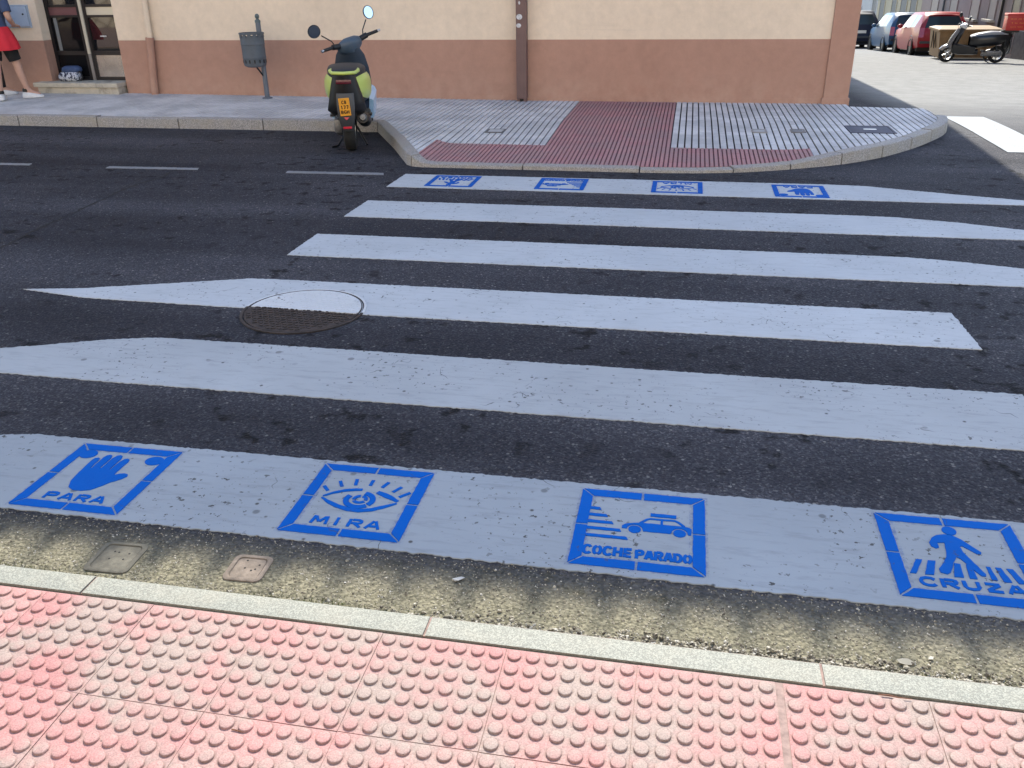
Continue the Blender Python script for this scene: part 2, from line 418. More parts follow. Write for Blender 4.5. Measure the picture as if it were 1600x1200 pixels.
GLY = {  # letters on a 4 x 6 grid: strokes with breaks, as a cut stencil has
    'P': [[(0.4, 0), (.4, 6)], [(1.0, 5.6), (2.8, 5.6), (3.6, 5.1), (3.7, 4.3), (3.5, 3.4), (2.8, 2.9), (1.0, 2.9)]],
    'A': [[(0.2, 0), (1.85, 6)], [(2.3, 6), (3.9, 0)], [(1.2, 1.9), (2.9, 1.9)]],
    'R': [[(0.4, 0), (.4, 6)], [(1.0, 5.6), (2.8, 5.6), (3.6, 5.1), (3.7, 4.3), (3.5, 3.5), (2.8, 3.0), (1.0, 3.0)], [(2.0, 2.6), (3.8, 0)]],
    'M': [[(0.2, 0), (.6, 6)], [(0.9, 5.6), (2.2, 1.6)], [(2.4, 1.6), (3.7, 5.6)], [(4.0, 6), (4.4, 0)]],
    'I': [[(2, 0), (2, 6)]],
    'C': [[(3.7, 4.7), (3.0, 5.6), (1.8, 5.7), (.8, 5.0), (.4, 3.6), (.4, 2.4), (.8, 1.0), (1.8, .3), (3.0, .4), (3.7, 1.3)]],
    'O': [[(1.7, 5.7), (.8, 5.0), (.4, 3.6), (.4, 2.4), (.8, 1.0), (1.7, .3)], [(2.4, .3), (3.3, 1.0), (3.7, 2.4), (3.7, 3.6), (3.3, 5.0), (2.4, 5.7)]],
    'H': [[(0.4, 0), (.4, 6)], [(3.6, 0), (3.6, 6)], [(1.0, 3), (3.0, 3)]],
    'E': [[(0.4, 0), (.4, 6)], [(1.0, 5.5), (3.6, 5.5)], [(1.0, 3), (3.2, 3)], [(1.0, .5), (3.6, .5)]],
    'D': [[(0.4, 0), (.4, 6)], [(1.1, 5.6), (2.4, 5.5), (3.4, 4.6), (3.7, 3), (3.4, 1.4), (2.4, .5), (1.1, .4)]],
    'U': [[(0.4, 6), (.4, 2.0), (.9, .8), (2.0, .35), (3.1, .8), (3.6, 2.0), (3.6, 6)]],
    'Z': [[(0.2, 5.5), (3.6, 5.5)], [(3.5, 5.0), (.5, 1.0)], [(.3, .5), (3.8, .5)]],
    'B': [[(0.4, 0), (.4, 6)], [(1.0, 5.6), (2.8, 5.5), (3.4, 4.7), (2.8, 3.2), (1.0, 3.1)], [(2.6, 3.0), (3.7, 1.8), (2.9, .5), (1.0, .4)]],
    'G': [[(3.6, 4.8), (2.8, 5.6), (1.6, 5.6), (.6, 4.6), (.4, 3), (.6, 1.4), (1.6, .4), (2.8, .4), (3.6, 1.2), (3.6, 2.6), (2.4, 2.6)]],
    '1': [[(1.0, 4.6), (2.2, 5.8)], [(2.3, 6), (2.3, 0)]], '7': [[(.4, 5.5), (3.7, 5.5)], [(3.5, 5.0), (1.6, 0)]],
    '8': [[(2, 3.2), (.7, 4.2), (1.0, 5.4), (2, 5.7), (3, 5.4), (3.3, 4.2), (2, 3.1)], [(2, 2.9), (.5, 1.9), (.8, .6), (2, .3), (3.2, .6), (3.5, 1.9), (2, 3.0)]],
    'T': [[(0.2, 5.5), (3.8, 5.5)], [(2, 5.0), (2, 0)]], 'L': [[(0.4, 6), (.4, 0)], [(1, .5), (3.5, .5)]], 'S': [[(3.5, 4.8), (2.6, 5.6), (1.2, 5.5), (.5, 4.5), (1.2, 3.4), (2.8, 2.7), (3.5, 1.6), (2.7, .5), (1.2, .4), (.4, 1.3)]],
}
def word(st, txt, x0, x1, y0, h, wd):
    n = len(txt); cw = (x1 - x0) / n; gw = cw * .78
    for i, c in enumerate(txt):
        if c == ' ': continue
        for s_ in GLY[c]:
            st.stroke([(x0 + i * cw + p[0] / 4 * gw, y0 + p[1] / 6 * h) for p in s_], wd)
HW, HH, BW = .209, .2155, .040
def frame(st):
    gp = .004
    for q in range(4):
        rot = [lambda x, y: (x, y), lambda x, y: (-y * HW / HH, x * HH / HW), lambda x, y: (-x, -y), lambda x, y: (y * HW / HH, -x * HH / HW)][q]
        for sgn in (0, 1):
            # half a side, mitred at the corner, bridge gap in the middle
            if sgn == 0: pts = [(-HW + gp, HH), (-gp, HH), (-gp, HH - BW), (-HW + BW + gp, HH - BW)]
            else: pts = [(gp, HH), (HW - gp, HH), (HW - BW - gp, HH - BW), (gp, HH - BW)]
            st.poly([rot(*p) for p in pts])
def st_para():
    s = Sten(); frame(s)
    s.ell(-.143, .143, .034, .030); s.ell(.138, .136, .036, .030)
    # palm with four fingers and a thumb, one outline
    s.poly([(-.095, .015), (-.086, -.045), (-.068, -.082), (-.04, -.098), (-.008, -.098), (.022, -.088), (.048, -.055), (.064, -.028), (.092, .000), (.100, .018), (.094, .031),
            (.080, .035), (.062, .030), (.046, .018), (.043, .045), (.044, .110), (.040, .128), (.028, .135), (.017, .128), (.012, .110), (.010, .052), (.005, .052), (.004, .130), (-.002, .148), (-.014, .154), (-.026, .148), (-.031, .130),
            (-.030, .054), (-.036, .054), (-.038, .128), (-.044, .145), (-.055, .151), (-.066, .144), (-.070, .126), (-.066, .050), (-.072, .050), (-.076, .108), (-.081, .121), (-.090, .124), (-.099, .118), (-.102, .104)])
    word(s, 'PARA', -.118, .128, -.160, .040, .0105); return s
def st_mira():
    s = Sten(); frame(s)
    s.stroke([(-.136, .004), (-.105, .030), (-.07, .050), (-.035, .061), (-.012, .064)], [.006, .012, .015, .015, .013])
    s.stroke([(.046, .058), (.075, .045), (.105, .030), (.134, .012)], [.016, .022, .020, .012])
    s.stroke([(-.136, -.006), (-.10, -.030), (-.065, -.048), (-.02, -.062), (.02, -.064), (.06, -.052), (.10, -.026), (.134, .000)], [.007, .016, .018, .019, .019, .018, .015, .007])
    s.arc(0, .0, .048, .043, 150, 315, .020); s.arc(0, .0, .046, .043, -35, 82, .020)
    s.arc(0, .004, .021, .020, 100, 190, .013); s.arc(0, .004, .021, .020, 210, 330, .013); s.arc(0, .004, .021, .020, -10, 80, .013)
    for a, b in (((-.157, .067), (-.132, .039)), ((-.111, .107), (-.092, .073)), ((-.055, .128), (-.047, .089)), ((.006, .131), (.006, .095)), ((.065, .126), (.052, .089)), ((.120, .103), (.099, .067)), ((.161, .073), (.131, .039))):
        s.stroke([a, b], .0125)
    word(s, 'MIRA', -.118, .135, -.158, .043, .0105); return s
def st_coche():
    s = Sten(); frame(s)
    for y, x1 in ((.099, -.139), (.060, -.114), (.021, -.092), (-.017, -.064), (-.058, -.040)):
        s.poly([(-.176, y - .007), (-.176, y + .007), (x1, y + .007), (x1 + .006, y - .007)])
    s.rect(.031, .080, .116, .097)                                   # the roof box
    # car side: cabin arch, belt, body with arches cut round the wheels
    s.stroke([(.000, .036), (.022, .060), (.032, .065), (.112, .066), (.122, .060), (.142, .038)], .0085)
    s.rect(.066, .036, .074, .062)
    arch = lambda cx, r: [(cx + r * math.cos(a), -.002 + r * math.sin(a)) for a in [R(x) for x in range(180, -1, -20)]]
    s.poly([(-.058, -.002), (-.058, .012), (-.048, .023), (-.02, .033), (.01, .037), (.14, .037), (.158, .034), (.166, .026), (.165, -.006), (.156, -.008)] + arch(.128, .0255)[::-1] + [(.098, -.010), (.012, -.010)] + arch(-.016, .0255)[::-1])
    s.ell(-.016, -.003, .0205, .0205, 18); s.ell(.128, -.003, .0205, .0205, 18)
    word(s, 'COCHE', -.170, -.008, -.157, .045, .0112); word(s, 'PARADO', -.004, .172, -.157, .043, .0112); return s
def st_cruza():
    s = Sten(); frame(s)
    s.ell(.009, .146, .022, .0235, 20)
    s.poly([(-.014, .122), (.012, .119), (.035, .100), (.077, .040), (.074, .031), (.062, .030), (.028, .066), (.020, .062), (.022, .034), (.040, -.02), (.060, -.072), (.057, -.082), (.045, -.083),
            (.030, -.056), (.006, -.004), (-.004, .004), (-.018, -.024), (-.040, -.080), (-.052, -.090), (-.070, -.084), (-.070, -.066), (-.050, -.034), (-.033, .002), (-.026, .040), (-.022, .076),
            (-.044, .072), (-.044, .046), (-.054, .040), (-.066, .050), (-.068, .070), (-.055, .096), (-.036, .114)])
    for q in ([(-.128, -.029), (-.110, -.028), (-.142, -.101), (-.160, -.101)], [(-.094, -.029), (-.072, -.028), (-.092, -.100), (-.117, -.101)], [(-.020, -.031), (-.002, -.032), (-.008, -.099), (-.035, -.100)],
              [(.014, -.032), (.028, -.033), (.029, -.100), (.008, -.100)], [(.070, -.032), (.082, -.032), (.086, -.096), (.070, -.097)], [(.096, -.032), (.112, -.032), (.124, -.100), (.102, -.102)], [(.127, -.033), (.145, -.033), (.162, -.100), (.142, -.103)]):
        s.poly(q)
    word(s, 'CRUZA', -.140, .162, -.155, .040, .0115); return s
def spray_mat():
    m, nt_, b = new_mat('blue_overspray'); t = NT(nt_)
    b.inputs['Base Color'].default_value = (.002, .09, .42, 1); b.inputs['Roughness'].default_value = .8
    t.l(t.mr(t.noise(60, 3, .7), .42, .80, 0., .42), b.inputs['Alpha']); return m
SPRAY = spray_mat()
def lay(st, cx, cy, rot180, name, label, parent, seed):
    m = MB(); rn = random.Random(seed)
    for i, p in enumerate(st.polys):
        z1 = .0062 + .00006 * (i % 14)
        pts = [(-x, -y) if rot180 else (x, y) for x, y in p]
        pts = [(cx + x, cy + y) for x, y in pts]
        m.prism(ragged(pts, .012, .0009, seed * 100 + i), .0035, z1)
    o = zrel(m).build(name, BLUE, parent); o['label'] = label
    h = MB()                                  # faint overspray round the taped frame
    a, b, c, d = HW + .009, HH + .009, HW - BW - .011, HH - BW - .011
    for q in ([(-a, b), (a, b), (c, d), (-c, d)], [(a, b), (a, -b), (c, -d), (c, d)], [(a, -b), (-a, -b), (-c, -d), (c, -d)], [(-a, -b), (-a, b), (-c, d), (-c, -d)]):
        h.flat([(cx + p_[0], cy + p_[1]) for p_ in q], .0052)
    zrel(h).build('overspray', SPRAY, parent); return o
ST = [st_para(), st_mira(), st_coche(), st_cruza()]
nm = ['hand_stencil', 'eye_stencil', 'car_stencil', 'pedestrian_stencil']
lb = ['blue stencil of a raised hand with the word PARA', 'blue stencil of an eye with the word MIRA', 'blue stencil of a stopped car with the words COCHE PARADO', 'blue stencil of a walking figure with the word CRUZA']
for i, (cx, cy) in enumerate(((-2.014, 2.371), (-1.019, 2.383), (-.056, 2.371), (.913, 2.383))):
    lay(ST[i], cx, cy, False, nm[i], lb[i] + ', on the nearest stripe', SOBJ[5], i + 1)
for i, (cx, cy) in zip((3, 2, 1, 0), ((-1.965, 7.385), (-1.007, 7.39), (-.032, 7.39), (.954, 7.37))):
    lay(ST[i], cx, cy, True, nm[i], lb[i] + ', upside down on the farthest stripe', SOBJ[0], i + 11)

# parking dashes, crack, and the bar of the next crossing: painted on the road, so parts of it
for a, b in ((-7.6, -6.33), (-5.47, -4.52), (-3.61, -2.67)):
    slab(ragged([(a, 7.54), (b, 7.57), (b - .03, 7.655), (a - .02, 7.63)], .02, .006, int(a * 10)), -.001, .003).build('dashed_line', WHITE_OLD, road)['label'] = 'weathered grey-white parking dash'
cr = MB(); rn = random.Random(4)
cp = [(-4.73, 7.63), (-4.69, 7.2), (-4.75, 6.82), (-4.70, 6.35), (-4.66, 5.97), (-4.63, 5.62), (-4.59, 5.32), (-4.53, 4.96), (-4.6, 4.2), (-4.5, 3.2)]
fine = []
for a, b in zip(cp, cp[1:]):
    for j in range(8): fine.append((lerp(a[0], b[0], j / 8) + rn.uniform(-.012, .012), lerp(a[1], b[1], j / 8)))
for a, b in zip(fine, fine[1:]):
    ww = rn.uniform(.006, .014)
    cr.add([(a[0] - ww, a[1], .0025), (a[0] + ww, a[1], .0025), (b[0] + ww, b[1], .0025), (b[0] - ww, b[1], .0025)], [(0, 1, 2, 3)])
cr.build('crack', M('crack_dark', (.012, .012, .012), .95), road)  # dark ribbon laid along the crack
bar = MB()
bp = [(3.10, 9.32), (3.56, 9.32), (3.57, 10.4), (3.56, 11.78), (3.10, 11.82), (3.10, 10.4)]
k = 10
for i in range(k):
    y0 = lerp(9.32, 11.8, i / k); y1 = lerp(9.32, 11.8, (i + 1) / k)
    bar.add([(3.10, y0, gz(y0) + .006), (3.56, y0, gz(y0) + .006), (3.56, y1, gz(y1) + .006), (3.10, y1, gz(y1) + .006)], [(0, 1, 2, 3)])
bar.build('crossing_bar', WHITE, road)['label'] = 'sunlit white bar of the side street crossing'

# ------------------------------------------------------------------ far pavement
def eh(s): return .032 + .078 * (1 - sstep(s, -2.60, -2.36)) + .08 * sstep(s, .85, 1.7)
def pz(s, n): return lerp(eh(s), .12, clamp((n - 8.0) / 2.2)) + .05 * clamp((-s - 2) / 7) * sstep(n, 9.8, 11.8)
KL = [(-60, 9.85), (-3.50, 9.85), (-2.98, 8.85), (-2.60, 8.06), (-2.53, 7.985), (-2.42, 7.955), (-.38, 7.955), (.05, 7.97), (.55, 8.07), (.97, 8.26), (1.45, 8.53), (1.88, 8.93), (2.30, 9.50), (2.68, 10.15), (2.86, 10.55), (2.90, 10.9)]
def resample(pl, step):
    out = [pl[0]]
    for a, b in zip(pl, pl[1:]):
        k = max(1, int(round(math.dist(a, b) / step)))
        out += [(lerp(a[0], b[0], j / k), lerp(a[1], b[1], j / k)) for j in range(1, k + 1)]
    return out
def smooth(pl, it=2, lo=5):
    for _ in range(it):
        q = list(pl)
        for i in range(1, len(pl) - 1):
            if pl[i][0] > -.6: q[i] = ((pl[i - 1][0] + 2 * pl[i][0] + pl[i + 1][0]) / 4, (pl[i - 1][1] + 2 * pl[i][1] + pl[i + 1][1]) / 4)
        pl = q
    return pl
KP = smooth(resample(KL, .11), 6)
def offset(pl, d):
    out = []
    for i, p in enumerate(pl):
        a = Vector(pl[max(i - 1, 0)]); b = Vector(pl[min(i + 1, len(pl) - 1)]); t = (b - a).normalized()
        out.append((p[0] - t.y * d, p[1] + t.x * d))
    return out
KI = offset(KP, .115)
OUT = [KI[0]] + [p for p in KI[1:]] + [(2.80, 11.2), (2.78, 11.45), (1.95, 11.55), (1.95, 11.8), (-60, 11.8)]

def clip_rect(poly, x0, x1, y0, y1):
    for ax, lim, sg in ((0, x0, 1), (0, x1, -1), (1, y0, 1), (1, y1, -1)):
        out = []
        for i, p in enumerate(poly):
            q = poly[(i + 1) % len(poly)]
            a = (p[ax] - lim) * sg; b = (q[ax] - lim) * sg
            if a >= 0: out.append(p)
            if (a >= 0) != (b >= 0):
                t = a / (a - b); out.append((lerp(p[0], q[0], t), lerp(p[1], q[1], t)))
        poly = out
        if not poly: return []
    res = []
    for p in poly:
        if not res or math.dist(p, res[-1]) > 1e-5: res.append(p)
    if len(res) > 2 and math.dist(res[0], res[-1]) < 1e-5: res.pop()
    if len(res) < 3: return []
    A = abs(sum(res[i][0] * res[(i + 1) % len(res)][1] - res[(i + 1) % len(res)][0] * res[i][1] for i in range(len(res)))) / 2
    return res if A > 1e-5 else []
NEAR_OUT = [p for p in OUT if p[0] > -20] ; NEAR_OUT = [(-20, 9.965)] + [p for p in NEAR_OUT] + [(-20, 11.8)]
def pv_prism(m, poly, dz0, dz1):
    n = len(poly)
    a = sum(poly[i][0] * poly[(i + 1) % n][1] - poly[(i + 1) % n][0] * poly[i][1] for i in range(n))
    if a < 0: poly = poly[::-1]
    v = [(p[0], p[1], pz(*p) + dz1) for p in poly] + [(p[0], p[1], pz(*p) + dz0) for p in poly]
    m.add(v, [tuple(range(n))] + [(i, i + n, (i + 1) % n + n, (i + 1) % n) for i in range(n)])
base = MB()
x = -20.0
while x < 3:
    y = 7.8; wx = .4 if x < -3.9 else .1
    while y < 11.8:
        wy = .1 if y < 9.75 else .25
        q = clip_rect(NEAR_OUT, x, x + wx, y, y + wy)
        if q: base.add([(p[0], p[1], pz(*p) - .0105) for p in (q if sum(q[i][0] * q[(i + 1) % len(q)][1] - q[(i + 1) % len(q)][0] * q[i][1] for i in range(len(q))) > 0 else q[::-1])], [tuple(range(len(q)))])
        y += wy
    x += wx
base.box(-60, -20, 9.96, 11.8, -.3, .16)
fpave = tag(base.build('far_pavement', GROUT_D), kind='structure')

T = .208; bed = MB()
tiles = []       # (distance, kind, mesh builder)
def regions(i, j):
    x0 = -1.38 + i * T; y0 = 8.87 + j * T
    out = []
    def add(kind, a, b, c, d):
        a, b, c, d = max(a, x0), min(b, x0 + T), max(c, y0), min(d, y0 + T)
        if b - a > .01 and d - c > .01: out.append((kind, a, b, c, d))
    add('red', -2.52, 1.19, 7.8, 8.87); add('red', -1.38, -.13, 8.87, 11.8)
    add('grey', -20, -1.38, 8.87, 11.8); add('grey', -.13, 3.2, 8.87, 11.8)
    add('grey', 1.19, 3.2, 7.8, 8.87); add('grey', -4, -2.52, 7.8, 8.87)
    return out
for i in range(-62, 22):
    for j in range(-6, 15):
        for kind, a, b, c, d in regions(i, j):
            x0 = -1.38 + i * T; m = MB()
            nr = 5 if kind == 'red' else 3; gap = .0135 if kind == 'red' else .0155; hgt = .0085 if kind == 'red' else .010
            for q in range(nr):
                r0 = max(a + .001, x0 + q * T / nr + gap / 2); r1 = min(b - .001, x0 + (q + 1) * T / nr - gap / 2)
                if r1 - r0 < .004: continue
                P = clip_rect(NEAR_OUT, r0, r1, c + .0018, d - .0018)
                if P: pv_prism(m, P, -.012, random.uniform(-.0008, .0008))
            if kind == 'red':
                P = clip_rect(NEAR_OUT, a, b, c, d)
                if P: bed.add([(p[0], p[1], pz(*p) - .0085) for p in (P if sum(P[e][0] * P[(e + 1) % len(P)][1] - P[(e + 1) % len(P)][0] * P[e][1] for e in range(len(P))) > 0 else P[::-1])], [tuple(range(len(P)))])
            if m.v: tiles.append((math.hypot((a + b) / 2, (c + d) / 2), kind, m))
bed.build('red_bedding', M('red_groove_dirt', (.15, .066, .075), .95, var=.3, scale=20), fpave)
tiles.sort(key=lambda t: t[0])
cnt = {'red': 0, 'grey': 0}; rest = MB()
for dist_, kind, m in tiles:
    cnt[kind] += 1
    if cnt[kind] <= 300: m.build('red_paving_tile' if kind == 'red' else 'grey_paving_tile', REDT if kind == 'red' else GREYT, fpave)
    else: rest.add(m.v, m.f)
tag(rest.build('grey_paving_tiles', GREYT, fpave), kind='stuff')

# kerb stones round the pavement
def kerb_run(P, I, cuts, parent, mat, top, zbot, name='kerb_stone', gp=.028):
    for a, b in zip(cuts, cuts[1:]):
        seg = list(range(a, b + 1)); rings = []
        jit = random.uniform(-.006, .006) if gp > .03 else random.uniform(-.001, .001)
        for idx, q in enumerate(seg):
            o_, i_ = Vector(P[q]), Vector(I[q])
            if idx == 0: o_ = o_.lerp(Vector(P[q + 1]), gp); i_ = i_.lerp(Vector(I[q + 1]), gp)
            if idx == len(seg) - 1: o_ = o_.lerp(Vector(P[q - 1]), gp); i_ = i_.lerp(Vector(I[q - 1]), gp)
            zt = top(o_.x, o_.y) + jit
            d = (i_ - o_).normalized(); o2 = o_ + d * .014
            rings.append([(o_.x - d.x * .008, o_.y - d.y * .008, zbot), (o_.x, o_.y, zt - .016), (o_.x + d.x * .004, o_.y + d.y * .004, zt - .006), (o2.x, o2.y, zt), (i_.x - d.x * .003, i_.y - d.y * .003, zt + .001), (i_.x - d.x * .002, i_.y - d.y * .002, zbot)])
        MB().loft(rings).build(name, mat, parent, smooth=35, fix=True)
cuts = []; acc = 0; start = next(i for i, p in enumerate(KP) if p[0] > -16); cuts.append(start)
for i in range(start + 1, len(KP)):
    acc += math.dist(KP[i], KP[i - 1]); want = 1.0 if KP[i][0] < .4 else .52
    corner = any(math.dist(KP[i], c) < .056 for c in ((-3.50, 9.85), (-2.53, 7.985)))
    if acc > want or corner: cuts.append(i); acc = 0
if cuts[-1] != len(KP) - 1: cuts.append(len(KP) - 1)
def ktop(s, n): return max(.028, pz(s, n + .1) + .002) if n > 9.7 else lerp(eh(s), .12, clamp((n - 8.0) / 2.2)) + .003
kerb_run(KP, KI, cuts, fpave, GRAN_F, ktop, -.25, gp=.06)

# covers set into the far pavement
def plate(x0, x1, y0, y1, name, mat, label, frame_m=None):
    z = pz((x0 + x1) / 2, (y0 + y1) / 2); t = empty(name, ((x0 + x1) / 2, (y0 + y1) / 2, z), 0, label, 'access cover')
    hx, hy = (x1 - x0) / 2, (y1 - y0) / 2
    MB().box(-hx, hx, -hy, -hy + .02, -.01, .006).box(-hx, hx, hy - .02, hy, -.01, .006).box(-hx, -hx + .02, -hy + .02, hy - .02, -.01, .006).box(hx - .02, hx, -hy + .02, hy - .02, -.01, .006).build('frame', frame_m or STEEL, t)
    MB().box(-hx + .024, hx - .024, -hy + .024, hy - .024, -.01, .004).build('lid', mat, t)
    if hx > .15: MB().box(-hx * .28, hx * .28, -.02, .02, .003, .0065).build('handle', STEEL, t)
plate(1.67, 2.12, 9.60, 10.05, 'chamber_cover', M('dark_blue_steel', (.02, .026, .06), .7, var=.3, scale=9), 'dark blue metal cover set in the grey corner pavement', M('dull_frame', (.05, .055, .085), .7))
plate(.69, .85, 9.63, 9.83, 'valve_cover', M('grey_lid', (.40, .40, .40), .7), 'small grey valve lid in the pavement, left of the twin lid', M('dull_frame2', (.3, .3, .3), .6, .4))
plate(1.09, 1.24, 9.64, 9.83, 'valve_cover', M('dark_lid', (.22, .22, .22), .7), 'small dark valve lid in the pavement, nearer the blue cover', M('dull_frame3', (.2, .2, .2), .6, .4))
plate(-2.13, -1.93, 9.40, 9.62, 'utility_cover', M('worn_lid', (.45, .44, .43), .8), 'square lid in the grey tiles left of the red path', M('dull_frame4', (.12, .12, .12), .7))

# ------------------------------------------------------------------ near pavement
npave = tag(MB().box(-60, 60, -40, 1.733, -.3, .0262).build('near_pavement', MORTAR), kind='structure')
TP, DP = .343, .049
tm = MB()
def tile_top(m):
    h = TP / 2 - .0009
    m.prism([(-h, -h), (h, -h), (h, h), (-h, h)], -.012, 0)
tile_top(tm)
dot = [(.0186, -.0004), (.0181, .0030), (.0172, .0050), (.0150, .0057)]
for a in range(7):
    for b in range(7):
        cx, cy = (a - 3) * DP, (b - 3) * DP; k = len(tm.v); sg = 14
        for r_, z in dot:
            for q in range(sg): tm.v.append((cx + r_ * math.cos(2 * math.pi * q / sg), cy + r_ * math.sin(2 * math.pi * q / sg), z))
        for i in range(len(dot) - 1):
            for q in range(sg):
                A = k + i * sg + q; B = k + i * sg + (q + 1) % sg; tm.f.append((A, B, B + sg, A + sg))
        tm.f.append(tuple(k + (len(dot) - 1) * sg + q for q in range(sg)))
proto = None; rn = random.Random(3)
for c in range(-6, 5):
    for r_ in range(4):
        x = -.712 + TP * (c + .5) + (0.018 if c >= 3 else 0); y = 1.731 - TP * (r_ + .5)
        if proto is None:
            o = tm.build('tactile_tile', PINK, npave, smooth=50); proto = o
        else:
            o = proto.copy(); COL.objects.link(o)
        o.location = (x, y, .0285 + rn.uniform(-.001, .001)); o.rotation_euler = (rn.uniform(-.003, .003), rn.uniform(-.003, .003), rn.uniform(-.002, .002))
# plain slabs where the tactile field ends, outside the picture
pl = MB()
for c in list(range(-30, -6)) + list(range(5, 30)):
    for r_ in range(6):
        x = -.712 + TP * (c + .5) + (0.018 if c >= 3 else 0); y = 1.731 - TP * (r_ + .5)
        pl.prism([(x - .17, y - .17), (x + .17, y - .17), (x + .17, y + .17), (x - .17, y + .17)], .01, .0285)
for c in range(-6, 5):
    for r_ in range(4, 12):
        x = -.712 + TP * (c + .5) + (0.018 if c >= 3 else 0); y = 1.731 - TP * (r_ + .5)
        pl.prism([(x - .17, y - .17), (x + .17, y - .17), (x + .17, y + .17), (x - .17, y + .17)], .01, .0285)
tag(pl.build('plain_tiles', PINK, npave), kind='stuff')
MB().box(-12, 12, 1.742, 1.82, -.2, .0255).build('joint_mortar', MORTAR, npave)
nP = [(-12 + .13 * i, 1.826) for i in range(200)]; nI = [(p[0], 1.7365) for p in nP]
cuts = []
for i, p in enumerate(nP):
    for j in (-9.92, -8.88, -7.85, -6.81, -5.78, -4.75, -3.71, -2.68, -1.64, -.602, .435, 1.47, 2.5, 3.54, 4.58, 5.6, 6.6, 7.7, 8.7, 9.7, 10.7, 11.7):
        if abs(p[0] - j) <= .0651 and (not cuts or i - cuts[-1] > 4): 
            nP[i] = (j, 1.826); nI[i] = (j, 1.7365); cuts.append(i); break
kerb_run(nP, nI, cuts, npave, GRAN_N, lambda s, n: .030, -.25)

# manhole ------------------------------------------------------------------
mh = empty('manhole_cover', (-1.97, 4.125, 0), 0, 'round cast iron manhole cover, half overpainted white by a stripe', 'manhole cover')
MB().lathe([(.338, -.01), (.338, .0075), (.324, .0085), (.320, .004), (.320, -.01)], 64).build('ring', IRON, mh, smooth=40)
pmb = []; mc = MB(); mc.lathe([(.316, -.01), (.316, .0065), (.0001, .0065)], 64)
rn = random.Random(11)
for a in range(-9, 10):
    for b in range(-9, 10):
        x, y = a * .033 + (.0165 if b % 2 else 0), b * .031
        if math.hypot(x, y) < .296:
            an = R(30 if (a + b) % 2 else -35); L, W = .0125, .0065
            pts = [(x + u * math.cos(an) - v_ * math.sin(an), y + u * math.sin(an) + v_ * math.cos(an)) for u, v_ in ((-L, -W), (L, -W), (L, W), (-L, W))]
            mc.prism(pts, .006, .0105)
            if y > .012: pmb.append(pts)
mc.build('lid', IRON, mh, smooth=30)
yp = .005
half = lambda r_, n=48: [(r_ * math.cos(R(t_)), r_ * math.sin(R(t_))) for t_ in [lerp(1, 179, i / n) for i in range(n + 1)]]
edge = [(-.312 + .624 * i / 60, yp + random.uniform(-.005, .005) - .02 * (i / 60)) for i in range(1, 60)]
pm = MB(); pm.prism(half(.310) + edge, .004, .0108)
for q in pmb: pm.prism([(p_[0], p_[1]) for p_ in q], .0107, .0124)
pm.prism(half(.3385) + half(.326)[::-1], .004, .0096)
pm.build('paint', paint_mat('thick_white_paint', (.60, .61, .61), 1.0), mh)
for x, y, sz, lab, tone in ((-1.665, 1.945, .150, 'small square cover sunk in the gutter grit, the left one of two', (.10, .092, .07)), (-1.228, 1.965, .125, 'small pinkish square cover with a raised rim in the gutter, the right one of two', (.17, .135, .105))):
    t = empty('gutter_cover', (x, y, 0), R(2), lab, 'access cover'); h = sz / 2; rm = MB()
    rr = .022
    def rrect(h, r_): return [(sx * (h - r_) + r_ * math.cos(R(a)), sy * (h - r_) + r_ * math.sin(R(a))) for sx, sy, a0 in ((1, 1, 0), (-1, 1, 90), (-1, -1, 180), (1, -1, 270)) for a in (a0, a0 + 30, a0 + 60, a0 + 90)]
    o1, o2, i2 = rrect(h, rr), rrect(h - .004, rr), rrect(h - .014, rr * .7)
    rm.loft([[(p[0], p[1], -.01) for p in o1], [(p[0], p[1], .004) for p in o1], [(p[0], p[1], .0065) for p in o2], [(p[0], p[1], .006) for p in i2], [(p[0], p[1], .001) for p in rrect(h - .016, rr * .7)]], cap=False)
    mm = M('cover_concrete', tone, .9, var=.35, scale=30, bump=.6, bscale=90)
    rm.build('rim', mm, t, smooth=40, fix=True)
    MB().prism(rrect(h - .0175, rr * .6), -.01, .003).build('lid', mm, t)
    hl = MB()
    for q in range(5): hl.lathe([(.0001, .0036), (.0035, .0036), (.0035, .001)], 8, Matrix.Translation((random.uniform(-.3, .3) * sz, random.uniform(-.1, .3) * sz, 0)))
    hl.build('holes', M('hole_dark', (.01, .01, .01), .95), t)['kind'] = 'stuff'

# loose grit in the gutter, nobody could count it
gm = MB(); rn = random.Random(5)
def pebble(m, x, y, z, r_):
    a = rn.uniform(0, 6.28); n = 5; k = len(m.v); h = r_ * rn.uniform(.4, .8)
    for q in range(n):
        rr = r_ * rn.uniform(.65, 1.2); m.v.append((x + rr * math.cos(a + q * 6.283 / n) * 1.25, y + rr * math.sin(a + q * 6.283 / n), z - .001))
    for q in range(n):
        rr = r_ * rn.uniform(.35, .75); m.v.append((x + rr * math.cos(a + q * 6.283 / n), y + rr * math.sin(a + q * 6.283 / n), z + h * rn.uniform(.8, 1.2)))
    m.f += [(k + q, k + (q + 1) % n, k + n + (q + 1) % n, k + n + q) for q in range(n)] + [tuple(k + n + q for q in range(n))]
for q in range(9000):
    x = rn.uniform(-2.6, 1.9); u = rn.random() ** 1.7; y = 1.834 + u * .30
    if any(abs(x - cx) < .085 and abs(y - cy) < .085 for cx, cy in ((-1.665, 1.945), (-1.228, 1.965))) and rn.random() < .9: continue
    pebble(gm, x, y, 0, rn.uniform(.0012, .0038) * (1.5 if rn.random() < .08 else 1))
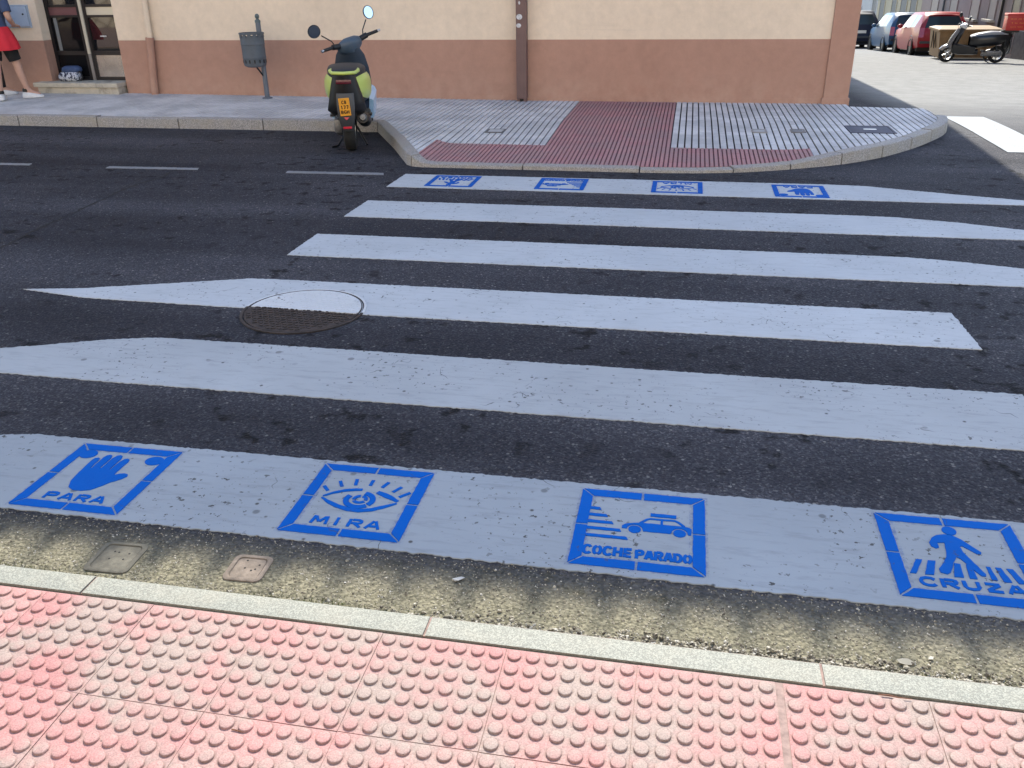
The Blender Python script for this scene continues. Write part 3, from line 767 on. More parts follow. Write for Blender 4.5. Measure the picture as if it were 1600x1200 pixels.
for q in range(900):
    x = rn.gauss(.35, .55); y = 1.834 + abs(rn.gauss(0, .022)); pebble(gm, x, y, rn.uniform(0, .004), rn.uniform(.003, .0085))
def grit_mat():
    m, nt_, b = new_mat('gutter_grit'); t = NT(nt_)
    c = t.n('ShaderNodeTexVoronoi'); c.inputs['Scale'].default_value = 120; t.l(t.co(), c.inputs['Vector'])
    s_ = t.n('ShaderNodeSeparateColor'); t.l(c.outputs['Color'], s_.inputs[0])
    t.l(t.ramp(s_.outputs[0], [(0, (.05, .04, .03)), (.35, (.16, .14, .10)), (.8, (.33, .295, .22)), (1, (.5, .47, .41))]), b.inputs['Base Color']); b.inputs['Roughness'].default_value = .9
    return m
tag(gm.build('gutter_grit', grit_mat()), 'loose grit and gravel lying along the near kerb', kind='stuff')
# moss in the gutter corner and scraps
mo = MB()
for q in range(1400):
    x = rn.choice((rn.gauss(-.95, .16), rn.gauss(-2.1, .3), rn.gauss(.9, .25))); y = 1.836 + abs(rn.gauss(0, .018)); a = rn.uniform(0, 6.28); h = rn.uniform(.003, .010)
    mo.add([(x, y, 0), (x + .003 * math.cos(a), y + .003 * math.sin(a), 0), (x + rn.uniform(-.005, .005), y + rn.uniform(-.005, .005), h)], [(0, 1, 2)])
tag(mo.build('moss', M('gutter_moss', (.10, .115, .03), .9, var=.4, scale=40)), 'short moss growing in the joint of the near kerb', kind='stuff')
def scrap(x, y, s_, col, lab, rz, name='paper_scrap', cat='litter'):
    m = MB(); n = 7; top = []
    for q in range(n):
        a = 6.283 * q / n; rr = s_ * rn.uniform(.6, 1.2); top.append((rr * math.cos(a) * 1.3, rr * math.sin(a) * .8, .004 + rn.uniform(0, s_ * .3)))
    m.add(top + [(p[0], p[1], p[2] - .0015) for p in top], [tuple(range(n)), tuple(range(2 * n - 1, n - 1, -1))] + [(q, q + n, (q + 1) % n + n, (q + 1) % n) for q in range(n)])
    o = m.build(name, M(name, col, .8)); o.location = (x, y, 0); o.rotation_euler = (0, 0, rz); tag(o, lab, cat); return o
scrap(-.575, 2.02, .014, (.36, .36, .35), 'tiny torn white paper scrap in the gutter below the eye stencil', .5)
scrap(.66, 1.888, .016, (.26, .24, .19), 'flat pale stone chip lying in the gutter right of centre', .2, 'stone_chip', 'stone')
scrap(.73, 1.915, .008, (.38, .36, .30), 'tiny bright stone chip beside the larger pale chip in the gutter', .9, 'stone_chip', 'stone')
scrap(-.10, 1.838, .015, (.55, .40, .30), 'curled dry leaf lying against the near kerb', .1, 'dry_leaf', 'leaf')
def twig(x, y, L, an, z, lab):
    p = [(x + (t_ - .5) * L * math.cos(an) + rn.uniform(-.003, .003), y + (t_ - .5) * L * math.sin(an) + rn.uniform(-.002, .002), z) for t_ in (0, .3, .6, 1)]
    tag(MB().tube(p, [.0016, .0018, .0015, .0008], 6).build('twig', M('twig', (.16, .07, .04), .9)), lab, 'twig')
twig(-.945, 1.345, .034, R(-8), .0305, 'short brown twig lying between the dots of the pink tiles')
twig(.60, 1.728, .075, R(-3), .032, 'thin brown twig lying along the inner edge of the near kerb')

# ------------------------------------------------------------------ corner building
HB = 9.49 * math.tan(SUN_EL)             # eave height that throws the eave's shadow onto the gutter
bld = empty('corner_building', (1.95, 11.8, 0), 0, 'corner building with cream plaster above a brown painted dado', 'building')
def B(m): return m.xf(Matrix.Translation((-1.95, -11.8, 0)))
DX0, DX1, DZ = -9.12, -7.93, 2.45           # doorway
DADO = .87
wl = MB()
wl.add([(-45, 11.8, DADO), (DX0, 11.8, DADO), (DX0, 11.8, HB), (-45, 11.8, HB)], [(0, 1, 2, 3)])
wl.add([(DX0, 11.8, DZ), (DX1, 11.8, DZ), (DX1, 11.8, HB), (DX0, 11.8, HB)], [(0, 1, 2, 3)])
wl.add([(DX1, 11.8, DADO), (1.66, 11.8, DADO), (1.66, 11.8, HB), (DX1, 11.8, HB)], [(0, 1, 2, 3)])
wl.add([(DX0, 11.8, DADO), (DX0, 12.1, DADO), (DX0, 12.1, DZ), (DX0, 11.8, DZ)], [(0, 1, 2, 3)])
wl.add([(DX1, 12.1, DADO), (DX1, 11.8, DADO), (DX1, 11.8, DZ), (DX1, 12.1, DZ)], [(0, 1, 2, 3)])
wl.add([(DX0, 11.8, DZ), (DX0, 12.1, DZ), (DX1, 12.1, DZ), (DX1, 11.8, DZ)], [(0, 1, 2, 3)])
wl.add([(1.94, 11.82, -2), (3.0, 38, -2), (3.0, 38, HB), (1.94, 11.82, HB)], [(0, 1, 2, 3)])
wl.add([(3.0, 38, -2), (-45, 38, -2), (-45, 38, HB), (3.0, 38, HB)], [(0, 1, 2, 3)])
wl.add([(-45, 38, -2), (-45, 11.8, -2), (-45, 11.8, HB), (-45, 38, HB)], [(0, 1, 2, 3)])
B(wl).build('wall', PLB, bld)
dd = MB()
for a, b in ((-45, DX0), (DX1, 1.66)):
    dd.box(a, b, 11.796, 11.86, -.1, DADO)
    dd.box(a, b, 11.788, 11.83, -.1, .175 if a > -40 else .22)
dd.box(DX0 - .001, DX0 + .002, 11.86, 12.1, 0, DADO).box(DX1 - .002, DX1 + .001, 11.86, 12.1, 0, DADO)
B(dd).build('dado', PLD, bld)
pi = MB(); pi.box(1.662, 1.955, 11.77, 12.05, .0, HB); pi.box(1.645, 1.972, 11.755, 12.07, -.1, .245 - .055)
B(pi).build('corner_pilaster', PLD, bld)
# roof slab with a row of hollow tiles along the eaves; their ends scallop the edge of the shadow
rf = MB(); EV, ES = 11.40, .42
rf.add([(-45.5, EV + .1, HB), (2.25, EV + .1, HB), (3.3, 38.3, HB), (-45.5, 38.3, HB), (-30, 24.5, HB + 3.2), (-8, 24.5, HB + 3.2)],
       [(0, 1, 5, 4), (1, 2, 5), (2, 3, 4, 5), (3, 0, 4), (3, 2, 1, 0)])
roof = B(rf).build('roof', M('roof_tile', (.42, .19, .11), .9, var=.2, scale=3), bld)
ev = MB()
def trough(c, ax, L):
    """one hollow tile: c = lip centre, ax = outward direction on plan"""
    sd = Vector((-ax[1], ax[0], 0)); a_ = Vector((ax[0], ax[1], 0)); k = len(ev.v); n = 8; dep = random.uniform(.20, .31)
    for e, (off, dz) in enumerate(((0, 0), (-L, .12))):
        for q in range(n + 1):
            u = -1 + 2 * q / n
            zz = -dep * (1 - abs(u) ** 1.8)
            ev.v.append(tuple(Vector(c) + a_ * off + sd * (u * .1) + Vector((0, 0, zz + dz))))
    for q in range(n):
        ev.f.append((k + q, k + q + 1, k + n + 2 + q, k + n + 1 + q))
x = -14.0
while x < 2.3:
    trough((x, EV + random.uniform(-.012, .012), HB + .07 + random.uniform(-.02, .02)), (0, -1), .5); x += random.uniform(.193, .207)
ev.box(-45.5, -14.1, EV, EV + .3, HB - .06, HB + .0)
# side eave, its lip running up the side street
n_ = 11.5
while n_ < 34:
    xe = 1.95 + .04 * (n_ - 11.8) + .33; trough((xe, n_, HB + .07), (1, 0), .45); n_ += .2
ev2 = B(ev).build('eave_tiles', bpy.data.materials['roof_tile'], bld); ev2['kind'] = 'stuff'

# entrance door
door = empty('entrance_door', (0, 0, 0)); door.parent = bld; door['label'] = 'double glazed aluminium entrance door with dark glass'
fz0, fz1, fy = .315, DZ, 12.0
DARKF = M('dark_anodised_frame', (.035, .032, .034), .35, .6); PALE = M('pale_door_trim', (.62, .58, .47), .35, .3)
fr = MB()
mid = -8.56
for a, b in ((DX0 + .002, DX0 + .05), (mid - .055, mid - .005), (mid + .045, mid + .085), (DX1 - .03, DX1 - .002)): fr.box(a, b, fy - .03, fy + .03, fz0, fz1)
fr.box(DX0 + .05, DX1 - .03, fy - .02, fy + .02, fz1 - .07, fz1)
for a, b in ((DX0 + .05, mid - .055), (mid + .085, DX1 - .03)):
    fr.box(a, b, fy - .022, fy + .02, fz0, fz0 + .05); fr.box(a, b, fy - .025, fy + .02, .66, .715); fr.box(a, b, fy - .025, fy + .02, 1.165, 1.195); fr.box(a, b, fy - .025, fy + .02, 1.30, 1.335)
B(fr).build('frame', DARKF, door)
tr = MB(); tr.box(mid - .004, mid + .043, fy - .045, fy + .02, .68, fz1); B(tr).build('meeting_stile', PALE, door)
tr = MB(); tr.box(mid - .004, mid + .043, fy - .04, fy + .02, fz0, .679); B(tr).build('lower_stile', M('steel_stile', (.30, .29, .29), .4, .7), door)
HANDP = M('reflective_glass', (.012, .012, .013), .03, spec=1.0); DIMG = M('tinted_glass', (.008, .008, .009), .05, spec=.22)
for a, b, kk in ((DX0 + .05, mid - .055, 0), (mid + .085, DX1 - .03, 1)):
    p = MB(); p.box(a, b, fy - .006, fy + .002, .715, 1.165); B(p).build('pane', HANDP if kk else DIMG, door)
    p = MB(); p.box(a, b, fy - .006, fy + .002, 1.335, fz1 - .07); B(p).build('pane', HANDP, door)
    p = MB(); p.box(a, b, fy - .012, fy + .002, 1.195, 1.30); B(p).build('middle_rail', PALE if kk else M('maroon_rail', (.17, .075, .08), .4, .2), door)
    p = MB(); p.box(a, b, fy - .010, fy + .002, fz0 + .05, .66); B(p).build('kick_panel', M('brushed_panel', (.50, .48, .47), .22, .9, var=.2, scale=5) if kk else DIMG, door)
p = MB(); p.box(DX0 + .09, DX0 + .14, fy - .012, fy - .007, .72, 1.16); B(p).build('glazing_sticker', M('grey_strip', (.22, .23, .23), .6), door)
nt_s = MB()
for q in range(5): nt_s.box(-8.33 + q * .020, -8.315 + q * .020, fy - .010, fy - .0065, .905, .922)
B(nt_s).build('notice', M('notice_white', (.7, .7, .68), .7), door)
B(MB().box(DX0 + .2, DX1, 12.06, 13.5, .2, 2.5)).build('hallway', M('dark_hall', (.03, .028, .027), .9), bld)
st = MB(); st.bev(-9.30, -7.955, 11.60, 12.05, .255, .315, .008); B(st).build('doorstep', STONE, bld)
st = MB(); st.box(-9.255, -7.97, 11.63, 12.0, .0, .254); B(st).build('step_riser', STONE, bld)
cb = empty('meter_cabinet', (0, 0, 0)); cb.parent = bld; cb['label'] = 'pale blue-grey wall cabinet door beside the entrance'
CAB = M('cabinet_paint', (.42, .50, .60), .45, var=.05)
p = MB(); p.bev(-9.86, -9.265, 11.765, 11.81, 1.055, 1.325, .006); B(p).build('door_leaf', CAB, cb)
p = MB(); p.box(-9.88, -9.87, 11.78, 11.81, 1.04, 1.34).box(-9.255, -9.245, 11.78, 11.81, 1.04, 1.34).box(-9.87, -9.255, 11.78, 11.81, 1.33, 1.34).box(-9.87, -9.255, 11.78, 11.81, 1.04, 1.05); B(p).build('cabinet_frame', CAB, cb)
p = MB(); p.lathe([(.012, 0), (.012, .01), (.0001, .01)], 12, Matrix.Translation((-9.325, 11.765, 1.22)) @ Matrix.Rotation(R(90), 4, 'X')); B(p).build('lock', BLACK, cb)
dp = empty('drainpipe', (0, 0, 0)); dp.parent = bld; dp['label'] = 'round drainpipe painted like the wall, right of the door'
p = MB(); p.tube([(-7.40, 11.75, .9), (-7.385, 11.75, 1.4), (-7.36, 11.75, HB)], .038, 14); B(p).build('upper_pipe', PLB, dp, smooth=40)
p = MB(); p.tube([(-7.475, 11.74, .1), (-7.40, 11.74, .9)], .05, 14); p.tube([(-7.404, 11.74, .86), (-7.40, 11.74, .91)], .056, 14); B(p).build('lower_pipe', PLD, dp, smooth=40)
# square downpipe casing with stickers
bp_ = empty('brown_post', (0, 0, 0)); bp_.parent = bld; bp_['label'] = 'brown square steel casing fixed to the wall, with torn stickers'
BRN = M('brown_steel', (.16, .095, .085), .5, .1, var=.12, scale=6, bump=.1)
p = MB(); p.bev(-2.20, -2.068, 11.66, 11.79, .155, HB, .008); B(p).build('casing', BRN, bp_)
p = MB(); p.prism([(-2.195, 11.668), (-2.16, 11.668), (-2.16, 11.78), (-2.195, 11.78)], .11, .16).prism([(-2.11, 11.668), (-2.075, 11.668), (-2.075, 11.78), (-2.11, 11.78)], .11, .16); B(p).build('foot', BRN, bp_)
B(MB().box(-2.16, -2.11, 11.70, 11.78, .115, .154)).build('opening', BLACK, bp_)
STK = M('torn_sticker', (.62, .62, .62), .6, var=.3, scale=30, dirt=((.18, .12, .11), 60., .55))
for x0, x1, z0, z1 in ((-2.192, -2.115, 1.115, 1.18), (-2.195, -2.13, 1.02, 1.072), (-2.165, -2.14, 1.29, 1.33)):
    m = MB(); rr = [(lerp(x0, x1, .5 + .5 * math.cos(a) * (1.0 if abs(math.cos(a)) > .7 else 1.05)), lerp(z0, z1, .5 + .5 * math.sin(a))) for a in [2 * math.pi * q / 12 for q in range(12)]]
    m.add([(p_[0], 11.657, p_[1]) for p_ in rr], [tuple(range(12))]); B(m).build('sticker', STK, bp_)

# bag left in the doorway (a thing of its own)
bag = empty('backpack', (-8.86, 11.86, .316), 0, 'navy and white patterned backpack lying in the doorway', 'bag')
def bag_mat():
    m, nt_, b = new_mat('patterned_fabric'); t = NT(nt_)
    t.l(t.ramp(t.noise(26, 3, .6), [(.45, (.025, .03, .06)), (.52, (.55, .57, .62))]), b.inputs['Base Color']); b.inputs['Roughness'].default_value = .85; return m
NAVY = M('navy_fabric', (.045, .075, .16), .85, var=.2, scale=20)
def sup(cx, cy, z, hx, hy, n=20, e=.55): return [(cx + hx * math.copysign(abs(math.cos(a)) ** e, math.cos(a)), cy + hy * math.copysign(abs(math.sin(a)) ** e, math.sin(a)), z) for a in [2 * math.pi * q / n for q in range(n)]]
MB().loft([sup(0, 0, .002, .14, .07), sup(0, -.005, .03, .165, .085), sup(0, -.005, .07, .165, .085), sup(.01, 0, .11, .15, .075), sup(.01, 0, .125, .12, .06)]).build('lower_pocket', bag_mat(), bag, smooth=60)
MB().loft([sup(.03, .02, .11, .12, .06), sup(.035, .02, .14, .145, .075), sup(.04, .02, .18, .14, .07), sup(.04, .025, .205, .10, .045)]).build('upper_pouch', NAVY, bag, smooth=60)
MB().tube([(.13, .0, .15), (.20, -.02, .12), (.215, -.03, .05), (.19, -.05, .01)], .012, 8).build('strap', BLACK, bag, smooth=60)

# ------------------------------------------------------------------ litter bin
bin_ = empty('litter_bin', (-5.645, 11.52, .145), 0, 'dark grey hanging litter bin on a bent-footed pole by the brown dado', 'litter bin')
BING = M('bin_grey', (.085, .10, .115), .6, var=.12, scale=9, bump=.2); POLEG = M('pole_grey', (.13, .15, .18), .5, .2, var=.1)
cx, cy = -.015, -.195
prof = [(.0001, .43), (.10, .425), (.138, .44), (.146, .47), (.148, .53), (.152, .54), (.152, .552), (.149, .56), (.151, .70), (.155, .705), (.155, .718), (.152, .725), (.154, .80)]
bowl = MB(); bowl.lathe(prof, 28, Matrix.Translation((cx, cy, 0)))
for q in range(14):                        # posts of the perforated rim
    a0 = 2 * math.pi * q / 14
    pts = [(.148, a0 - .13), (.158, a0 - .13), (.158, a0 + .13), (.148, a0 + .13)]
    bowl.prism([(cx + r_ * math.cos(a), cy + r_ * math.sin(a)) for r_, a in pts], .79, .832)
bowl.lathe([(.148, .828), (.160, .828), (.163, .84), (.160, .85), (.148, .85), (.148, .828)], 28, Matrix.Translation((cx, cy, 0)))
bowl.build('bowl', BING, bin_, smooth=35)
sl = MB()
for q in range(14):
    a = 2 * math.pi * (q + .5) / 14
    sl.box(-.008, .008, -.003, .003, -.02, .02)
    n8 = 8; mt = Matrix.Translation((cx + .1485 * math.cos(a), cy + .1485 * math.sin(a), .50)) @ Matrix.Rotation(a + math.pi / 2, 4, 'Z')
    sl.v[-n8:] = [tuple(mt @ Vector(p_)) for p_ in sl.v[-n8:]]
sl.build('slots', BLACK, bin_)['kind'] = 'stuff'
MB().tube([(0, 0, -.02), (0, 0, .03), (0, 0, .98)], .034, 14).build('pole', POLEG, bin_, smooth=40)
MB().lathe([(.07, -.02), (.07, .012), (.04, .022), (.034, .022)], 16).build('base_flange', POLEG, bin_, smooth=40)
MB().ell((0, 0, 1.035), (.030, .030, .034)).lathe([(.037, .96), (.037, .985), (.02, 1.0), (.018, 1.015)], 14).build('finial', M('bin_finial', (.09, .12, .12), .5), bin_, smooth=50)
for pth, r_ in (([(-.005, -.01, .28), (-.02, -.06, .34), (-.05, -.12, .43)], .011), ([(0, -.02, .42), (-.03, -.10, .43)], .010), ([(0, -.02, .77), (-.02, -.08, .77)], .014)):
    MB().tube(pth, r_, 8).build('bracket', BLACK, bin_, smooth=50)

# ------------------------------------------------------------------ scooters
def tyre(parent, name, centre, rad, wid, rim_mat, steer=0.0, spokes=5):
    """wheel = tyre part with its rim as sub-part; axle along X"""
    mt = Matrix.Translation(centre) @ Matrix.Rotation(steer, 4, 'Z') @ Matrix.Rotation(R(90), 4, 'Y')
    h = wid / 2
    prof = [(rad * .62, -h * .75), (rad * .80, -h), (rad * .93, -h * .85), (rad * .985, -h * .5), (rad, 0), (rad * .985, h * .5), (rad * .93, h * .85), (rad * .80, h), (rad * .62, h * .75)]
    w_ = MB().lathe(prof, 28, mt).build(name, RUBBER, parent, smooth=40)
    rm = MB(); rm.lathe([(rad * .62, -h * .72), (rad * .60, -h * .5), (rad * .60, h * .5), (rad * .62, h * .72), (rad * .66, h * .74), (rad * .66, -h * .74), (rad * .62, -h * .72)], 24, mt)
    rm.lathe([(.0001, -h * .7), (rad * .2, -h * .7), (rad * .2, h * .7), (.0001, h * .7)], 14, mt)
    for q in range(spokes):
        a = 2 * math.pi * q / spokes
        k = len(rm.v); rm.box(rad * .15, rad * .62, -.018, .018, -h * .35, h * .35)
        rm.v[k:] = [tuple(mt @ Matrix.Rotation(a, 4, 'Z') @ Vector(p_)) for p_ in rm.v[k:]]
    rm.build('rim', rim_mat, w_, smooth=35)
    return w_
def ringp(y, zc_, hw, hh, n=28, e=.72, xo=0):
    out = []
    for q in range(n):
        a = 2 * math.pi * q / n; s_, c = math.sin(a), math.cos(a)          # a=0 is the top
        out.append((xo + hw * math.copysign(abs(s_) ** e, s_), y, zc_ + hh * math.copysign(abs(c) ** e, c)))
    return out
def split_loft(rings, pick):
    """a lofted shell whose faces are shared out to several parts"""
    n = len(rings[0]); parts = {}
    for i in range(len(rings) - 1):
        for j in range(n):
            a, b, c, d = rings[i][j], rings[i][(j + 1) % n], rings[i + 1][(j + 1) % n], rings[i + 1][j]
            parts.setdefault(pick(i, j, n), []).append((a, b, c, d))
    out = {}
    for k, fs in parts.items():
        m = MB(); idx = {}
        for f in fs:
            ids = []
            for p_ in f:
                key = tuple(round(v_, 5) for v_ in p_)
                if key not in idx: idx[key] = len(m.v); m.v.append(tuple(p_))
                if idx[key] not in ids: ids.append(idx[key])
            if len(ids) > 2: m.f.append(tuple(ids))
        out[k] = m
    return out

def make_scooter(name, loc, rz, label, mats, steer, WB=1.27, box=False, lean=0.0, plate_=True):
    root = empty(name, loc, rz, label, 'scooter')
    root.rotation_euler = (0, lean, rz)
    pan, body, seatm, shield, lower, nose = (mats[k] for k in ('panel', 'body', 'seat', 'shield', 'lower', 'nose'))
    tyre(root, 'rear_wheel', (0, 0, .225), .225, .125, mats['rim'])
    # tail: one shell shared between seat, side panels and underside
    st_ = [(-.245, .690, .060, .035), (-.225, .675, .105, .075), (-.15, .655, .160, .125), (-.02, .640, .205, .158), (.15, .625, .232, .175), (.38, .605, .235, .185), (.55, .585, .215, .190), (.70, .565, .175, .185), (.76, .555, .14, .16)]
    rg = [ringp(*q) for q in st_]
    def pick(i, j, n):
        a = 360 * (j + .5) / n; a = min(a, 360 - a)
        if a < 52: return 'seat' if i >= 1 else 'tail_rim'
        if a < 128: return ('panel_r' if j < n / 2 else 'panel_l') if i >= 1 else 'under'
        return 'under'
    P = split_loft(rg, pick)
    P['seat'].build('seat', seatm, root, smooth=50, fix=False)
    P['tail_rim'].build('tail_cap', pan, root, smooth=50)
    for k in ('panel_l', 'panel_r'): P[k].build('side_panel', pan, root, smooth=50)
    P['under'].build('underbody', BLACK, root, smooth=50)
    # seat cushion proud of the shell
    cu = MB(); cu.loft([ringp(-.19, .742, .105, .030), ringp(-.12, .768, .150, .045), ringp(.05, .785, .182, .050), ringp(.25, .785, .190, .055), ringp(.42, .765, .185, .05), ringp(.60, .735, .150, .045), ringp(.68, .715, .10, .03)]); cu.build('cushion', seatm, root, smooth=60)
    gr_ = MB(); gr_.tube([(-.125, .06, .80), (-.140, -.12, .795), (-.11, -.225, .785), (0, -.255, .782), (.11, -.225, .785), (.140, -.12, .795), (.125, .06, .80)], .017, 8); gr_.build('grab_rail', pan, root, smooth=60)
    # black tail panel between the coloured flanks
    tp = MB(); rows = []
    for t_ in (0, .25, .5, .75, 1, 1.14):
        hw = lerp(.112, .192, min(1, t_) ** .9) - (.05 if t_ > 1 else 0); y = lerp(-.290, -.240, t_); z = lerp(.768, .44, t_)
        rows.append([(u * hw, y + .075 * u * u - .018 * (1 - u * u), z - .012 * u * u) for u in (-1, -.66, -.33, 0, .33, .66, 1)])
    front = [[(p_[0], p_[1] + .06, p_[2]) for p_ in r_] for r_ in rows]
    tp.loft([a + b[::-1] for a, b in zip(rows, front)]); tp.build('tail_panel', body, root, smooth=60, fix=True)
    tl = MB(); tl.bev(-.075, .075, -.318, -.29, .69, .73, .008); tl.build('tail_light', mats.get('tail', M('dark_red_lens', (.10, .012, .02), .2, coat=.5)), root, smooth=40)
    # number plate hanger and mudguard
    hg = MB(); rows = []
    for y, z, hw in ((-.285, .60, .085), (-.312, .50, .088), (-.315, .38, .082), (-.30, .30, .066), (-.265, .235, .050)):
        rows.append([(-hw, y + .01, z), (-hw * .6, y - .006, z), (hw * .6, y - .006, z), (hw, y + .01, z), (hw, y + .035, z), (-hw, y + .035, z)])
    hg.loft(rows); hg.build('rear_mudguard', DGREY, root, smooth=45, fix=True)
    if plate_:
        pt = MB(); mt = Matrix.Translation((-.008, -.338, .478)) @ Matrix.Rotation(R(7), 4, 'X') @ Matrix.Rotation(R(-3), 4, 'Y')
        pt.bev(-.053, .053, -.004, .004, -.086, .086, .003); pt.xf(mt); po = pt.build('number_plate', M('plate_orange', (.80, .36, .035), .4), root)
        po['label'] = 'orange yellow moped plate with three lines of black characters'
        tx = Sten(); word(tx, 'C8', -.024, .026, .032, .030, .008); word(tx, '177', -.040, .044, -.018, .034, .008); word(tx, 'BGH', -.040, .044, -.064, .032, .008)
        m = MB()
        for i, q in enumerate(tx.polys):
            k = len(m.v); m.v += [tuple(mt @ Vector((p_[0], -.0046 - .00004 * i, p_[1]))) for p_ in q]; m.f.append(tuple(range(k, k + len(q))))
        m.build('plate_characters', BLACK, po)
        rf_ = MB(); rf_.bev(-.042, .042, -.298, -.278, .262, .292, .004); rf_.build('reflector', M('red_reflector', (.55, .02, .04), .25, coat=.6), root)
        rt = MB(); rt.add([(-.028, -.322, .378), (.028, -.322, .378), (0, -.324, .35), (-.028, -.31, .378), (.028, -.31, .378), (0, -.312, .35)], [(0, 2, 1), (3, 4, 5), (0, 1, 4, 3), (1, 2, 5, 4), (2, 0, 3, 5)]); rt.build('warning_triangle', bpy.data.materials['red_reflector'], root)
    # engine, muffler, suspension
    en = MB(); en.bev(-.155, -.07, -.10, .42, .19, .33, .03); en.lathe([(.0001, 0), (.085, 0), (.095, -.02), (.095, -.06)], 16, Matrix.Translation((-.135, .02, .245)) @ Matrix.Rotation(R(-90), 4, 'Y')); en.build('engine', M('engine_alloy', (.20, .20, .20), .45, .6, var=.3, scale=20), root, smooth=40, fix=True)
    mf = MB(); mf.tube([(.15, -.16, .35), (.15, -.13, .345), (.148, .22, .27), (.14, .30, .25)], [.055, .068, .070, .04], 16); mf.build('muffler', BLACK, root, smooth=45)
    mf = MB(); mf.tube([(.150, -.195, .357), (.15, -.15, .348)], [.028, .046], 16); mf.tube([(.150, -.22, .363), (.15, -.19, .357)], .014, 10); mf.build('muffler_tip', M('dull_steel', (.22, .22, .22), .5, .6), root, smooth=45)
    sp = MB(); sp.tube([(-.12, .0, .26), (-.115, .10, .53)], .018, 8)
    for q in range(7): sp.lathe([(.026, -.006), (.032, 0), (.026, .006)], 12, Matrix.Translation((-.118, .025 + q * .012, .33 + q * .03)))
    sp.build('shock_absorber', DGREY, root, smooth=50)
    cs = MB(); cs.tube([(-.05, .34, .19), (-.11, .28, .08), (-.155, .20, .018), (-.215, .16, .012)], .012, 8); cs.build('centre_stand', BLACK, root, smooth=50)
    cs = MB(); cs.tube([(.05, .34, .19), (.11, .28, .08), (.15, .20, .018)], .012, 8); cs.build('centre_stand', BLACK, root, smooth=50)
    # floorboard and lower side fairings
    fb = MB(); fb.loft([ringp(.52, .30, .19, .07, e=.5), ringp(.70, .275, .205, .06, e=.5), ringp(WB - .22, .285, .20, .06, e=.5), ringp(WB - .10, .33, .17, .07, e=.5)]); fb.build('floorboard', lower, root, smooth=50)
    for sgn in (-1, 1):
        MB().loft([[(sgn * .17, .62, .22), (sgn * .225, .62, .24), (sgn * .235, .60, .42), (sgn * .19, .60, .44)], [(sgn * .17, WB - .24, .22), (sgn * .235, WB - .26, .24), (sgn * .255, WB - .2, .47), (sgn * .20, WB - .2, .50)], [(sgn * .15, WB - .13, .25), (sgn * .20, WB - .12, .27), (sgn * .235, WB - .10, .50), (sgn * .19, WB - .1, .53)]]).build('side_skirt', mats['skirt'], root, smooth=45, fix=True)
        pg = MB(); pg.bev(sgn * .19 - .03, sgn * .19 + .03, .30, .40, .30, .325, .008); pg.build('passenger_peg', BLACK, root)
    # leg shield
    lg = MB(); rows = []
    for z, y, hw in ((.27, WB - .20, .165), (.42, WB - .15, .195), (.58, WB - .20, .205), (.72, WB - .25, .190), (.86, WB - .30, .155), (.93, WB - .33, .11)):
        back = [(u * hw, y + .07 * (abs(u) ** 2.2) - .05, z) for u in (-1, -.8, -.5, -.2, .2, .5, .8, 1)]
        fr_ = [(u * hw * .93, y + .11 - .04 * u * u, z) for u in (1, .6, .2, -.2, -.6, -1)]
        rows.append(back + fr_)
    lg.loft(rows); lg.build('leg_shield', shield, root, smooth=50, fix=True)
    ky = MB(); ky.lathe([(.0001, 0), (.016, 0), (.016, .02)], 12, Matrix.Translation((.075, WB - .265, .755)) @ Matrix.Rotation(R(90), 4, 'X')); ky.build('ignition_lock', STEEL, root)
    fa = MB(); rows = []
    for z, y, hw in ((.36, WB - .03, .12), (.50, WB - .0, .155), (.66, WB - .06, .15), (.80, WB - .14, .12), (.90, WB - .20, .085)):
        rows.append([(u * hw, y + .055 * (1 - u * u) - .05 * abs(u), z) for u in (-1, -.6, -.2, .2, .6, 1)] + [(u * hw, y - .08, z) for u in (1, .2, -.6)])
    fa.loft(rows); fa.build('front_apron', nose, root, smooth=50, fix=True)
    # steered assembly about a raked axis
    piv = Vector((0, WB - .22, .80)); axis = Vector((0, -math.sin(R(26)), math.cos(R(26))))
    SM = Matrix.Translation(piv) @ Matrix.Rotation(steer, 4, axis) @ Matrix.Translation(-piv)
    def sx(m): return m.xf(SM)
    fw = tyre(root, 'front_wheel', (0, WB, .225), .225, .115, mats['rim'])
    for ob in [fw] + list(fw.children):
        me = ob.data; me.transform(SM)
    fm = MB(); rows = []
    for a in (-60, -35, -10, 15, 40, 60):
        cy_, cz = WB + .262 * math.sin(R(a)), .225 + .262 * math.cos(R(a)); dy, dz_ = math.sin(R(a)), math.cos(R(a)); hw = .062 + .018 * math.cos(R(a * 1.3))
        rows.append([(-hw, cy_ - dy * .06, cz - dz_ * .06), (-hw * .7, cy_ + dy * .005, cz + dz_ * .005), (0, cy_ + dy * .018, cz + dz_ * .018), (hw * .7, cy_ + dy * .005, cz + dz_ * .005), (hw, cy_ - dy * .06, cz - dz_ * .06), (hw * .8, cy_ - dy * .065, cz - dz_ * .065), (0, cy_ + dy * .006, cz + dz_ * .006), (-hw * .8, cy_ - dy * .065, cz - dz_ * .065)])
    sx(fm.loft(rows)).build('front_mudguard', nose, root, smooth=50, fix=True)
    for sgn in (-1, 1): sx(MB().tube([(sgn * .075, WB, .225), (sgn * .065, WB - .10, .46)], .020, 10)).build('fork_leg', STEEL, root, smooth=50)
    hb = MB(); hb.loft([[(u * hw, y + v_ * d_, z + v_ * 0) for u, v_ in ((-1, 0), (-.7, -.7), (0, -1), (.7, -.7), (1, 0), (.7, .8), (0, 1.1), (-.7, .8))] for z, y, hw, d_ in ((.885, WB - .30, .10, .07), (.93, WB - .305, .155, .085), (.98, WB - .32, .165, .085), (1.02, WB - .335, .125, .065), (1.04, WB - .34, .07, .035))])
